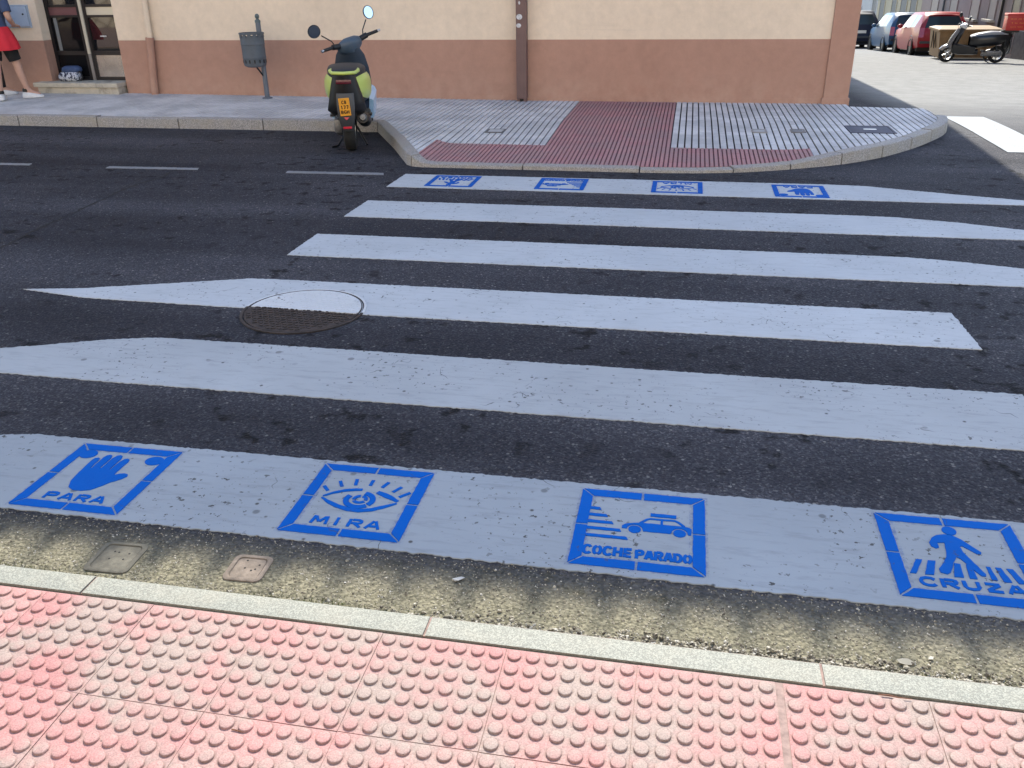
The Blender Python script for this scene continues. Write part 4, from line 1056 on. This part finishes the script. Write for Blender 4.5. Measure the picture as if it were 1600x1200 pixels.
    sx(hb).build('handlebar_cover', mats['cowl'], root, smooth=60, fix=True)
    for sgn in (-1, 1):
        sx(MB().tube([(sgn * .13, WB - .33, .985), (sgn * .22, WB - .345, 1.0)], .030, 10)).build('switch_box', BLACK, root, smooth=50)
        gp = sx(MB().tube([(sgn * .20, WB - .34, .998), (sgn * .345, WB - .375, 1.005)], [.019, .017], 10)).build('grip', BLACK, root, smooth=50)
        sx(MB().tube([(sgn * .345, WB - .375, 1.005), (sgn * .375, WB - .382, 1.006)], .013, 8)).build('bar_end', STEEL, gp, smooth=50)
        sx(MB().tube([(sgn * .20, WB - .29, .99), (sgn * .26, WB - .27, .985), (sgn * .34, WB - .31, .985)], .007, 6)).build('brake_lever', STEEL, root, smooth=50)
        mh_ = Vector((sgn * .345, WB - .30, 1.205))
        ms = sx(MB().tube([(sgn * .185, WB - .33, 1.02), (sgn * .20, WB - .325, 1.06), (sgn * .285, WB - .31, 1.145)], .0065, 7)).build('mirror_stem', BLACK, root, smooth=50)
        q = Matrix.Translation(mh_) @ Matrix.Rotation(R(90 + (14 if sgn < 0 else -4)), 4, 'X') @ Matrix.Rotation(R(sgn * 12), 4, 'Y')
        mr = sx(MB().lathe([(.0001, -.035), (.04, -.03), (.066, -.012), (.071, .0), (.069, .006), (.063, .006), (.063, .003)], 20, q)).build('mirror', mats.get('mirror', BLACK), root, smooth=50, fix=True)
        sx(MB().lathe([(.0001, .004), (.0632, .004)], 20, q)).build('mirror_glass', CHROME, mr)
    for sgn in (-1, 1): sx(MB().tube([(sgn * .17, WB - .30, .985), (sgn * .13, WB - .19, 1.0), (sgn * .05, WB - .17, .93), (sgn * .03, WB - .20, .85)], .0045, 6)).build('cable', BLACK, root, smooth=60)
    hl_ = sx(MB().ell((0, WB - .245, .955), (.085, .05, .05))).build('headlight', M('headlamp', (.6, .6, .6), .1, coat=.6), root, smooth=60)
    if box:
        RED = M('delivery_red', (.52, .03, .025), .4, var=.06); bz = .86
        bo = MB(); bo.bev(-.23, .23, -.52, -.05, bz, bz + .40, .018); bx_ = bo.build('delivery_box', RED, root, smooth=40)
        bo = MB(); bo.bev(-.24, .24, -.53, -.04, bz + .36, bz + .43, .015); bo.build('box_lid', RED, bx_, smooth=40)
        wr = MB(); rn2 = random.Random(9)
        for row, (z, n_) in enumerate(((bz + .29, 11), (bz + .19, 9), (bz + .09, 10))):
            for q in range(n_):
                if rn2.random() < .12: continue
                y = -.46 + q * .34 / n_; hgt = .022 if row != 1 else .034
                wr.box(-.2315, -.2302, y, y + .012, z - hgt / 2, z + hgt / 2 * rn2.uniform(.6, 1)); wr.box(-.2315, -.2302, y, y + .024, z + rn2.uniform(-.4, .4) * hgt, z + rn2.uniform(-.4, .4) * hgt + .006)
        wo_ = wr.build('box_lettering', M('orange_print', (.75, .25, .05), .5), bx_); wo_['kind'] = 'stuff'
        MB().box(-.12, .12, -.42, .02, .805, .86).build('rack', BLACK, root)
    return root

def carpaint(name, col): return M(name, col, .42, 0.0, spec=.35, coat=.12)
LIME = M('lime_panel', (.50, .60, .13), .4, coat=.4)
NAVYP = M('navy_plastic', (.022, .035, .055), .5)
sA = dict(panel=LIME, body=BLACK, seat=M('seat_vinyl', (.02, .022, .025), .6), shield=NAVYP, lower=M('floor_grey', (.06, .065, .07), .6), nose=M('pale_blue_paint', (.33, .50, .68), .35, coat=.5), rim=STEEL, skirt=M('pale_blue_skirt', (.33, .52, .72), .35, coat=.4), cowl=M('slate_cowl', (.055, .085, .12), .4))
make_scooter('scooter', (-3.40, 8.72, 0), R(17), 'scooter seen from behind with lime yellow flanks, parked against the kerb', sA, R(34))
sB = dict(panel=M('black_gloss', (.006, .0065, .009), .3, coat=.2), body=BLACK, seat=M('grey_seat', (.32, .32, .33), .35), shield=M('black_shield', (.008, .008, .01), .4), lower=M('black_floor', (.008, .008, .009), .5), nose=M('pearl_nose', (.16, .15, .15), .3, coat=.6), rim=STEEL, skirt=bpy.data.materials['black_gloss'], cowl=M('white_cowl', (.72, .72, .72), .3, coat=.6))
sb = make_scooter('delivery_scooter', (8.42, 27.93, gz(27.95)), R(84), 'black delivery scooter with a red top box, parked in front of the tan container', sB, R(14), WB=1.27, box=True, plate_=False)

# ------------------------------------------------------------------ cars
def make_car(loc, rz, label, paint, L=4.05, W=1.72, H=1.44, name='parked_car', wiper=True):
    root = empty(name, loc, rz, label, 'car', 'cars parked in the side street')
    root.rotation_euler = (math.atan(-.05), 0, rz)
    ky, kw, kz = L / 4.05, W / 1.72, H / 1.46
    S = [(0, .80, .30, .62, .93, .60, 1.30, 1.37), (.55, .855, .24, .60, .95, .625, 1.335, 1.43), (.62, .858, .23, .60, .95, .63, 1.34, 1.435), (1.18, .86, .20, .60, .945, .64, 1.36, 1.46), (1.26, .86, .20, .60, .945, .64, 1.36, 1.46),
         (2.02, .86, .20, .60, .935, .64, 1.35, 1.455), (2.10, .86, .20, .60, .93, .64, 1.345, 1.45), (2.55, .86, .20, .59, .92, .63, 1.26, 1.38), (3.10, .855, .21, .58, .90, .74, .93, .96), (3.60, .83, .22, .56, .83, .70, .85, .88), (3.92, .76, .26, .50, .68, .64, .69, .71), (4.05, .66, .30, .46, .56, .56, .57, .58)]
    off = [.04, -.01, -.02, .05, .34, .42, .48]
    rings = []
    for i, (y, w_, zs, zm, zb, wr, zg, zr) in enumerate(S):
        half = [(w_ * .95, zs), (w_, zs + .14), (w_ * 1.005, zm), (w_ * .97, zb), (wr, zg), (wr * .88, zr - .012), (0, zr)]
        pts = [(-a * kw, (y + (off[q] if i == 0 else 0)) * ky, z * kz) for q, (a, z) in enumerate(half)]
        pts += [(-p_[0], p_[1], p_[2]) for p_ in pts[:-1][::-1]]
        rings.append(pts)
    n = len(rings[0])
    bodyf, parts = [], {}
    def put(k, f): parts.setdefault(k, []).append(f)
    for i in range(len(rings) - 1):
        for j in range(n - 1):
            f = (rings[i][j], rings[i + 1][j], rings[i + 1][j + 1], rings[i][j + 1])
            k = 'body'
            if j in (3, n - 5):
                side = 'l' if j == 3 else 'r'
                if i == 2: k = 'rear_side_window_' + side
                elif i == 4: k = 'front_side_window_' + side
                elif i == 6: k = 'quarter_window_' + side
                elif i in (3, 5): k = 'pillar_' + side
            if i == 7 and j in (4, 5, 6, 7): k = 'windscreen'
            put(k, f)
    # rear face: a grid between the left and right halves of the first ring
    cols = [-1, -.80, -.5, -.17, .17, .5, .80, 1]; grid = []
    for lv in range(7):
        x, y, z = rings[0][lv]; x = abs(x)
        grid.append([(u * x, y - .075 * (1 - u * u) * (1 if lv < 4 else .5), z) for u in cols])
    for lv in range(6):
        for c in range(7):
            f = (grid[lv][c], grid[lv][c + 1], grid[lv + 1][c + 1], grid[lv + 1][c]); k = 'body'
            if lv == 3 and 1 <= c <= 5: k = 'rear_window'
            if lv == 2 and c == 0: k = 'tail_light_l'
            if lv == 2 and c == 6: k = 'tail_light_r'
            if lv in (0,): k = 'rear_bumper'
            put(k, f)
    put('body', tuple(rings[-1]))
    CG = bpy.data.materials.get('car_glass') or M('car_glass', (.03, .045, .05), .12, spec=.22)
    TLm = bpy.data.materials.get('tail_lens') or M('tail_lens', (.42, .02, .03), .15, coat=.8)
    nmm = {'body': ('body', paint), 'windscreen': ('windscreen', CG), 'rear_window': ('rear_window', CG), 'rear_bumper': ('rear_bumper', paint), 'tail_light_l': ('tail_light', TLm), 'tail_light_r': ('tail_light', TLm)}
    for k, fs in parts.items():
        m = MB(); idx = {}
        for f in fs:
            ids = []
            for p_ in f:
                key = tuple(round(v_, 4) for v_ in p_)
                if key not in idx: idx[key] = len(m.v); m.v.append(tuple(p_))
                if idx[key] not in ids: ids.append(idx[key])
            if len(ids) > 2: m.f.append(tuple(ids))
        nme, mt = nmm.get(k, ('side_window', CG)) if not k.startswith('pillar') else ('door_pillar', BLACK); m.build(nme, mt, root, smooth=38, fix=(k == 'body'))
    for y in (.78 * ky, 3.27 * ky):
        for sgn in (-1, 1):
            xw = sgn * (W / 2 - .085)
            tyre(root, 'wheel', (xw, y, .30), .30, .20, ALU, spokes=7)
            MB().lathe([(.0001, 0), (.355, 0), (.36, .012), (.345, .02)], 24, Matrix.Translation((sgn * (W / 2 - .012), y, .32)) @ Matrix.Rotation(R(90 * sgn), 4, 'Y')).build('wheel_arch', BLACK, root)
    ub = MB(); ub.box(-W / 2 + .1, W / 2 - .1, .2 * ky, 3.8 * ky, .17, .32); ub.build('underbody', BLACK, root)
    lp = MB(); lp.bev(-.26, .26, -.10, -.085, .60 * kz, .71 * kz, .003); lp.build('number_plate', M('plate_white', (.62, .62, .58), .4), root)
    st_ = MB(); st_.bev(-W / 2 + .12, W / 2 - .12, -.088, -.03, .42 * kz, .50 * kz, .01); st_.build('bumper_strip', DGREY, root)
    for sgn in (-1, 1):
        MB().ell((sgn * (W / 2 + .07), 2.42 * ky, .98 * kz), (.10, .06, .07)).build('door_mirror', paint, root, smooth=60)
    if wiper: MB().tube([(0, .04 * ky, .955 * kz), (.30, .10 * ky, 1.0 * kz)], .009, 6).build('rear_wiper', BLACK, root)
    hl_ = MB(); hl_.bev(-.5, .5, .30, .42, 1.385 * kz, 1.40 * kz, .005); hl_.build('rear_spoiler', paint, root)
    return root
make_car((8.42, 33.85, gz(34.4)), 0, 'red hatchback parked beside the tan container', carpaint('red_paint', (.30, .008, .016)))
make_car((8.32, 38.15, gz(38.6)), R(1), 'mid blue hatchback parked just ahead of the red car', carpaint('blue_paint', (.016, .072, .16)), L=4.0, H=1.46)
make_car((7.30, 43.4, gz(44)), R(1), 'dark navy people carrier, farthest of the three parked cars', carpaint('navy_paint', (.012, .016, .035)), L=4.3, W=1.8, H=1.60)

# ------------------------------------------------------------------ container
ct = empty('waste_container', (8.30, 31.0, gz(31)), R(-2), 'large tan waste container with black scrawled graffiti behind the delivery scooter', 'container')
TAN = M('tan_container', (.235, .135, .052), .6, var=.12, scale=4, dirt=((.13, .08, .04), 2.5, .58))
cm = MB()
hx, hy, hh = .86, .75, .90
cm.loft([[(-hx * .90, -hy * .9, .08), (hx * .90, -hy * .9, .08), (hx * .90, hy * .9, .08), (-hx * .90, hy * .9, .08)], [(-hx, -hy, hh), (hx, -hy, hh), (hx, hy, hh), (-hx, hy, hh)]]); cm.build('tub', TAN, ct)
rm_ = MB(); rm_.bev(-hx - .04, hx + .04, -hy - .04, hy + .04, hh - .07, hh, .015); rm_.build('rim', TAN, ct)
ld = MB(); ld.loft([[(-hx - .03, -hy - .03, hh + .002), (hx + .03, -hy - .03, hh + .002), (hx + .03, hy + .03, hh + .002), (-hx - .03, hy + .03, hh + .002)], [(-hx * .9, -hy * .6, hh + .05), (hx * .9, -hy * .6, hh + .05), (hx * .9, hy * .6, hh + .05), (-hx * .9, hy * .6, hh + .05)]]); ld.build('lid', TAN, ct)
for u in (-.55, 0, .55): MB().box(u - .03, u + .03, -hy - .012, -hy + .1, .15, hh - .08).build('rib', TAN, ct)
for sx_ in (-1, 1):
    for sy in (-1, 1): MB().lathe([(.0001, -.025), (.07, -.025), (.08, -.015), (.08, .015), (.07, .025), (.0001, .025)], 16, Matrix.Translation((sx_ * .62, sy * .5, .08)) @ Matrix.Rotation(R(90), 4, 'Y')).build('castor', RUBBER, ct, smooth=40)
SCR = M('graffiti_black', (.03, .025, .02), .7)
def lx(z): return -hx * lerp(.90, 1, (z - .08) / (hh - .08)) - .006
gf = MB(); pth = [(.42, .30), (.20, .80), (.02, .32), (-.15, .78), (-.30, .35)]
gf.tube([(lx(z), y, z) for y, z in pth], .016, 6); gf.build('graffiti', SCR, ct)
def fy_(z): return -hy * lerp(.90, 1, (z - .08) / (hh - .08)) - .008
gf = MB(); gf.tube([(.18 + .12 * math.cos(a), fy_(.55 + .16 * math.sin(a)), .55 + .16 * math.sin(a)) for a in [2 * math.pi * q / 16 for q in range(17)]], .016, 6); gf.build('graffiti', SCR, ct)
gf = MB(); gf.tube([(.42, fy_(.75), .75), (.42, fy_(.40), .40), (.62, fy_(.42), .42)], .016, 6); gf.build('graffiti', SCR, ct)

# ------------------------------------------------------------------ houses along the side street (facade faces the street, x = FX)
FX = 9.9; WALLM = {}
def house(name, label, n0, n1, wallm, hgt=7.5, depth=8, basem=None, base_h=.0):
    r_ = empty(name, (FX, n0, gz(n0)), 0, label, 'house')
    WALLM[r_.name] = wallm
    m = MB(); m.box(0, depth, 0, n1 - n0 - .02, -4, hgt); m.build('wall', wallm, r_)
    m = MB(); m.add([(-.35, -.1, hgt + .02), (-.35, n1 - n0 + .1, hgt + .02), (depth, n1 - n0 + .1, hgt + 1.8), (depth, -.1, hgt + 1.8), (-.35, -.1, hgt - .1), (-.35, n1 - n0 + .1, hgt - .1), (depth, n1 - n0 + .1, hgt - .1), (depth, -.1, hgt - .1)], [(0, 3, 2, 1), (0, 1, 5, 4), (4, 5, 6, 7), (0, 4, 7, 3), (1, 2, 6, 5), (2, 3, 7, 6)]); m.build('roof', bpy.data.materials['roof_tile'], r_)
    if basem:
        m = MB(); m.box(-.05, .02, 0, n1 - n0 - .02, -4, base_h); m.build('plinth', basem, r_)
    return r_
def opening(r_, n0, a, b, z0, z1, panem, sill=True, name='window', trimm=None, zref=None):
    """a..b along the street (absolute), heights above the ground there"""
    zo = gz((a + b) / 2) - gz(n0)
    t = MB().box(-.03, .12, a - n0 - .07, a - n0, z0 + zo, z1 + zo + .07).box(-.03, .12, b - n0, b - n0 + .07, z0 + zo, z1 + zo + .07).box(-.03, .12, a - n0, b - n0, z1 + zo, z1 + zo + .07)
    w_ = t.build(name, trimm or WALLM[r_.name], r_)
    MB().box(-.012, .1, a - n0, b - n0, z0 + zo, z1 + zo).build('shutter' if panem is not GLASS else 'pane', panem, w_)
    if sill: MB().bev(-.16, .02, a - n0 - .12, b - n0 + .12, z0 + zo - .08, z0 + zo, .01).build('sill', STONE, w_)
    return w_
PINKW = plaster_mat('dusty_pink_plaster', (.30, .245, .225)); CREAM = plaster_mat('cream_plaster', (.40, .36, .26)); WHT = plaster_mat('off_white_plaster', (.42, .42, .41)); GST = M('rough_grey_stone', (.13, .11, .10), .95, var=.3, scale=6, bump=.8, bscale=14)
SHUT = M('grey_shutter', (.075, .088, .10), .6, var=.1, scale=10); LPAN = M('pale_shutter', (.27, .225, .205), .6)
h0 = house('stone_base_house', 'beige house with a rough grey stone base at the right edge', 20, 31.3, plaster_mat('beige_house_plaster', (.34, .29, .25)), basem=GST, base_h=.25)
h1 = house('pink_house', 'dusty pink rendered house behind the delivery scooter and red car', 31.3, 44.4, PINKW)
opening(h1, 31.3, 31.5, 32.2, .15, 2.3, BLACK, sill=False, name='doorway')
opening(h1, 31.3, 33.85, 34.6, 1.15, 2.5, LPAN); opening(h1, 31.3, 35.75, 36.75, 1.18, 2.5, LPAN)
opening(h1, 31.3, 38.6, 39.6, 1.25, 2.6, LPAN); opening(h1, 31.3, 41.5, 42.6, .1, 2.5, LPAN, sill=False, name='doorway')
MB().tube([(-.06, 1.75, -.2), (-.06, 1.75, 7.2)], .045, 10).build('drainpipe', BLACK, h1, smooth=40)
MB().tube([(-.06, 9.1, -.6), (-.06, 9.1, 7.2)], .04, 10).build('drainpipe', SHUT, h1, smooth=40)
for a in (33.8, 37, 40.5): opening(h1, 31.3, a, a + 1.1, 4.2, 5.9, LPAN)
h2 = house('cream_house', 'cream house with tall grey shutters behind the blue car', 44.4, 54.6, CREAM)
for a, b in ((45.3, 46.5), (47.3, 48.6), (49.6, 50.7), (52.5, 53.8)): opening(h2, 44.4, a, b, .25, 2.5, SHUT, sill=False)
for a in (45.3, 48.4, 51.5): opening(h2, 44.4, a, a + 1.1, 4.2, 5.9, SHUT)
h3 = house('white_house', 'off-white house with a small dark window, farthest up the side street', 54.6, 70, WHT)
opening(h3, 54.6, 55.0, 56.0, .2, 2.6, SHUT, sill=False, name='doorway'); opening(h3, 54.6, 59.3, 60.2, 1.45, 1.95, GLASS); opening(h3, 54.6, 62, 63, 1.2, 2.4, SHUT)
# sunlit house across the road, behind the viewer: mirrored in the entrance glass, throws warm light onto the cream wall
oh = empty('opposite_house', (0, -7.5, 0), 0, 'sunlit stone-faced house across the road, mirrored in the entrance door glass', 'house')
def crazy():
    m, nt_, b = new_mat('crazy_stone_facing'); t = NT(nt_)
    d = t.voro(2.2, 'DISTANCE_TO_EDGE'); c = t.n('ShaderNodeTexVoronoi'); c.inputs['Scale'].default_value = 2.2; t.l(t.co(), c.inputs['Vector'])
    s_ = t.n('ShaderNodeSeparateColor'); t.l(c.outputs['Color'], s_.inputs[0])
    col = t.mix(s_.outputs[0], (.56, .46, .33), (.74, .65, .50)); t.l(t.mix(t.mr(d, .06, .03), col, (.20, .16, .11)), b.inputs['Base Color']); b.inputs['Roughness'].default_value = .9; return m
MB().box(-40, 40, -10, 0, -.3, 11).build('wall', plaster_mat('warm_opposite_plaster', (.80, .71, .58)), oh)
MB().box(-40, 40, -.02, .06, -.1, 3.2).build('stone_facing', crazy(), oh)
MB().box(-40.4, 40.4, -10.4, .4, 11, 11.25).build('roof', bpy.data.materials['roof_tile'], oh)
for q in range(-5, 6):
    f_ = MB().box(q * 3.5 - .6, q * 3.5 + .6, -.01, .05, 4.6, 6.2).build('window', SHUT, oh)
    MB().box(q * 3.5 - .7, q * 3.5 + .7, -.01, .15, 4.48, 4.58).build('sill', STONE, f_)

# ------------------------------------------------------------------ people
def skin_body(name, joints, edges, mat, parent, root_i=0, sub=2):
    me = bpy.data.meshes.new(name); me.from_pydata([j[:3] for j in joints], edges, []); me.update(); me.materials.append(mat)
    ob = bpy.data.objects.new(name, me); COL.objects.link(ob); ob.parent = parent
    md = ob.modifiers.new('skin', 'SKIN'); md.use_smooth_shade = True; md.branch_smoothing = .5
    for i, sv in enumerate(me.skin_vertices[0].data):
        sv.radius = (joints[i][3], joints[i][4] if len(joints[i]) > 4 else joints[i][3]); sv.use_root = (i == root_i); sv.use_loose = False
    s_ = ob.modifiers.new('sub', 'SUBSURF'); s_.levels = sub; s_.render_levels = sub
    return ob
def ering(c, rx, ry, tilt=(0, 0), n=18, fold=0):
    n = n if not fold else 54
    return [(c[0] + (rx + fold * math.cos(9 * a + .7)) * math.cos(a), c[1] + (ry + fold * math.cos(9 * a + .7)) * math.sin(a), c[2] + tilt[0] * math.cos(a) + tilt[1] * math.sin(a)) for a in [2 * math.pi * q / n for q in range(n)]]
def hand(J, E, wrist_i, w0, d, side, up):
    """palm and five bent fingers from wrist w0 heading d"""
    d = Vector(d).normalized(); sd = Vector(side).normalized(); up = Vector(up).normalized(); w0 = Vector(w0)
    pi_ = len(J); J.append((*(w0 + d * .045), .020, .034)); E.append((wrist_i, pi_))
    for q, (o_, L, r_) in enumerate(((-.030, .062, .0085), (-.011, .078, .009), (.010, .084, .009), (.030, .076, .009))):
        b_ = len(J); base_ = w0 + d * .085 + sd * o_
        J.append((*base_, r_ + .002)); E.append((pi_, b_))
        J.append((*(base_ + d * L * .5 - up * .008), r_)); E.append((b_, b_ + 1)); J.append((*(base_ + d * L * .85 - up * .035), r_ * .85)); E.append((b_ + 1, b_ + 2))
    b_ = len(J); J.append((*(w0 + d * .035 + sd * .040 - up * .01), .011)); E.append((pi_, b_)); J.append((*(w0 + d * .075 + sd * .058 - up * .022), .0095)); E.append((b_, b_ + 1))
HAIR = M('dark_hair', (.03, .018, .012), .5)
def person(loc, rz, label, top_m, mid_m, short_m, shoe_m, sock_m, fl, fr_, legs_m=None, mid=True, pants=False):
    """fl/fr_: foot positions (local x, y) and toe heading; faces +Y"""
    t = empty('person', loc, rz, label, 'person')
    hz = .84; J = [(0, 0, hz, .135, .105)]; E = []
    def add(p_, par, *r_): J.append((*p_, *r_)); E.append((par, len(J) - 1)); return len(J) - 1
    ch = add((0, .01, 1.02), 0, .115, .085); ch2 = add((0, .0, 1.24), ch, .140, .095); ne = add((0, .0, 1.365), ch2, .050); hd0 = add((0, .015, 1.43), ne, .056, .06); hd1 = add((0, .02, 1.50), hd0, .074, .09); hd2 = add((0, .012, 1.575), hd1, .062, .075)
    for sg, (fx, fy2, th) in ((-1, fl), (1, fr_)):
        hp = add((sg * .085, 0, hz - .07), 0, .092); kn = add((lerp(sg * .09, fx, .5), fy2 * .5 + .02, .455), hp, .056); cf = add((lerp(sg * .09, fx, .68), fy2 * .68 - .005, .33), kn, .054)
        an = add((fx, fy2, .085), cf, .033); hl = add((fx - .03 * math.sin(th), fy2 - .03 * math.cos(th), .04), an, .036)
        add((fx + .16 * math.sin(th), fy2 + .16 * math.cos(th), .03), an, .030)
        sh = add((sg * .165, 0, 1.30), ch2, .056); el = add((sg * .235, -.05, 1.04), sh, .040); wr = add((sg * .20, .13, .93), el, .026)
        hand(J, E, wr, J[wr][:3], (-.15 * sg, .9, .05), (-sg, -.1, .2), (0, .2, 1))
    skin_body('body', J, E, SKIN, t)
    # clothes follow the body
    tp = MB(); tp.loft([ering((0, .005, .88), .155, .125), ering((0, .01, .98), .142, .115), ering((0, .01, 1.12), .155, .120), ering((0, .0, 1.24), .178, .122), ering((0, .0, 1.325), .165, .10), ering((0, .0, 1.368), .085, .075)]); 
    tpo = tp.build('t_shirt', top_m, t, smooth=60)
    for sg in (-1, 1): MB().tube([(sg * .13, 0, 1.315), (sg * .185, -.012, 1.25), (sg * .225, -.04, 1.11)], [.075, .070, .060], 14).build('sleeve', top_m, tpo, smooth=60)
    if mid:
        sk = MB(); sk.loft([ering((0, .005, .93), .160, .130, fold=.001), ering((0.01, .0, .84), .195, .168, fold=.004), ering((.025, -.01, .74), .218, .192, fold=.008), ering((.03, -.01, .645), .228, .205, (.0, .01), fold=.013)], cap=False); sk.build('skirt', mid_m, t, smooth=60)
    for sg, (fx, fy2, th) in ((-1, fl), (1, fr_)):
        hp = Vector((sg * .085, 0, hz - .05)); kn = Vector((lerp(sg * .09, fx, .5), fy2 * .5 + .02, .455)); an = Vector((fx, fy2, .085))
        if pants: MB().tube([hp, hp.lerp(kn, .5), kn, kn.lerp(an, .5), an + Vector((0, 0, .02))], [.118, .095, .075, .066, .055], 16).build('trouser_leg', short_m, t, smooth=60)
        else: MB().tube([hp + Vector((0, 0, .02)), hp.lerp(kn, .5), hp.lerp(kn, .86)], [.104, .092, .080], 16).build('shorts_leg', short_m, t, smooth=60)
        rm = Matrix.Translation((fx, fy2, 0)) @ Matrix.Rotation(-th, 4, 'Z')
        sh = MB(); rows = [[(u * w_, y, z) for u, z in ((-1, .004), (-1.03, .03), (-.8, hh_ * .75), (0, hh_), (.8, hh_ * .75), (1.03, .03), (1, .004))] for y, w_, hh_ in ((-.085, .022, .055), (-.06, .036, .095), (0, .040, .100), (.06, .044, .078), (.12, .046, .060), (.165, .036, .045), (.185, .016, .03))]
        sh.loft(rows).xf(rm); so = sh.build('shoe', shoe_m, t, smooth=60, fix=True)
        MB().lathe([(.042, .085), (.044, .10), (.040, .125)], 14, rm @ Matrix.Translation((0, -.03, 0))).build('ankle_sock', sock_m, so, smooth=60)
    hr = MB(); hr.ell((0, -.002, 1.545), (.084, .098, .092)); hr.build('hair', HAIR, t, smooth=60)
    fc = MB(); fc.ell((0, .112, 1.505), (.013, .018, .022)); fc.build('nose', SKIN, t, smooth=60)
    for sg in (-1, 1):
        MB().ell((sg * .032, .098, 1.53), (.012, .008, .007)).build('eye', BLACK, t, smooth=60); MB().ell((sg * .078, .02, 1.515), (.010, .022, .032)).build('ear', SKIN, t, smooth=60)
    MB().ell((0, .100, 1.462), (.024, .008, .006)).build('mouth', M('lips', (.35, .12, .11), .5), t, smooth=60)
    return t
SHOE = M('white_trainer', (.66, .66, .66), .6, var=.08, scale=30)
person((-9.24, 11.06, .163), R(12), 'person in a navy top, red skirt and black shorts walking by the entrance', M('navy_top', (.05, .075, .15), .85, var=.1, scale=15), M('red_cloth', (.62, .02, .035), .8, var=.08, scale=9), M('black_cloth', (.012, .012, .013), .9), SHOE, BLACK, (-.07, -.13, R(-20)), (.20, .08, R(75)))
person((-9.78, 11.38, .165), R(-10), 'person in dark trousers and white trainers at the left edge', M('grey_top', (.2, .2, .22), .85), None, bpy.data.materials['black_cloth'], SHOE, BLACK, (-.16, -.05, R(0)), (.10, .06, R(40)), mid=False, pants=True)
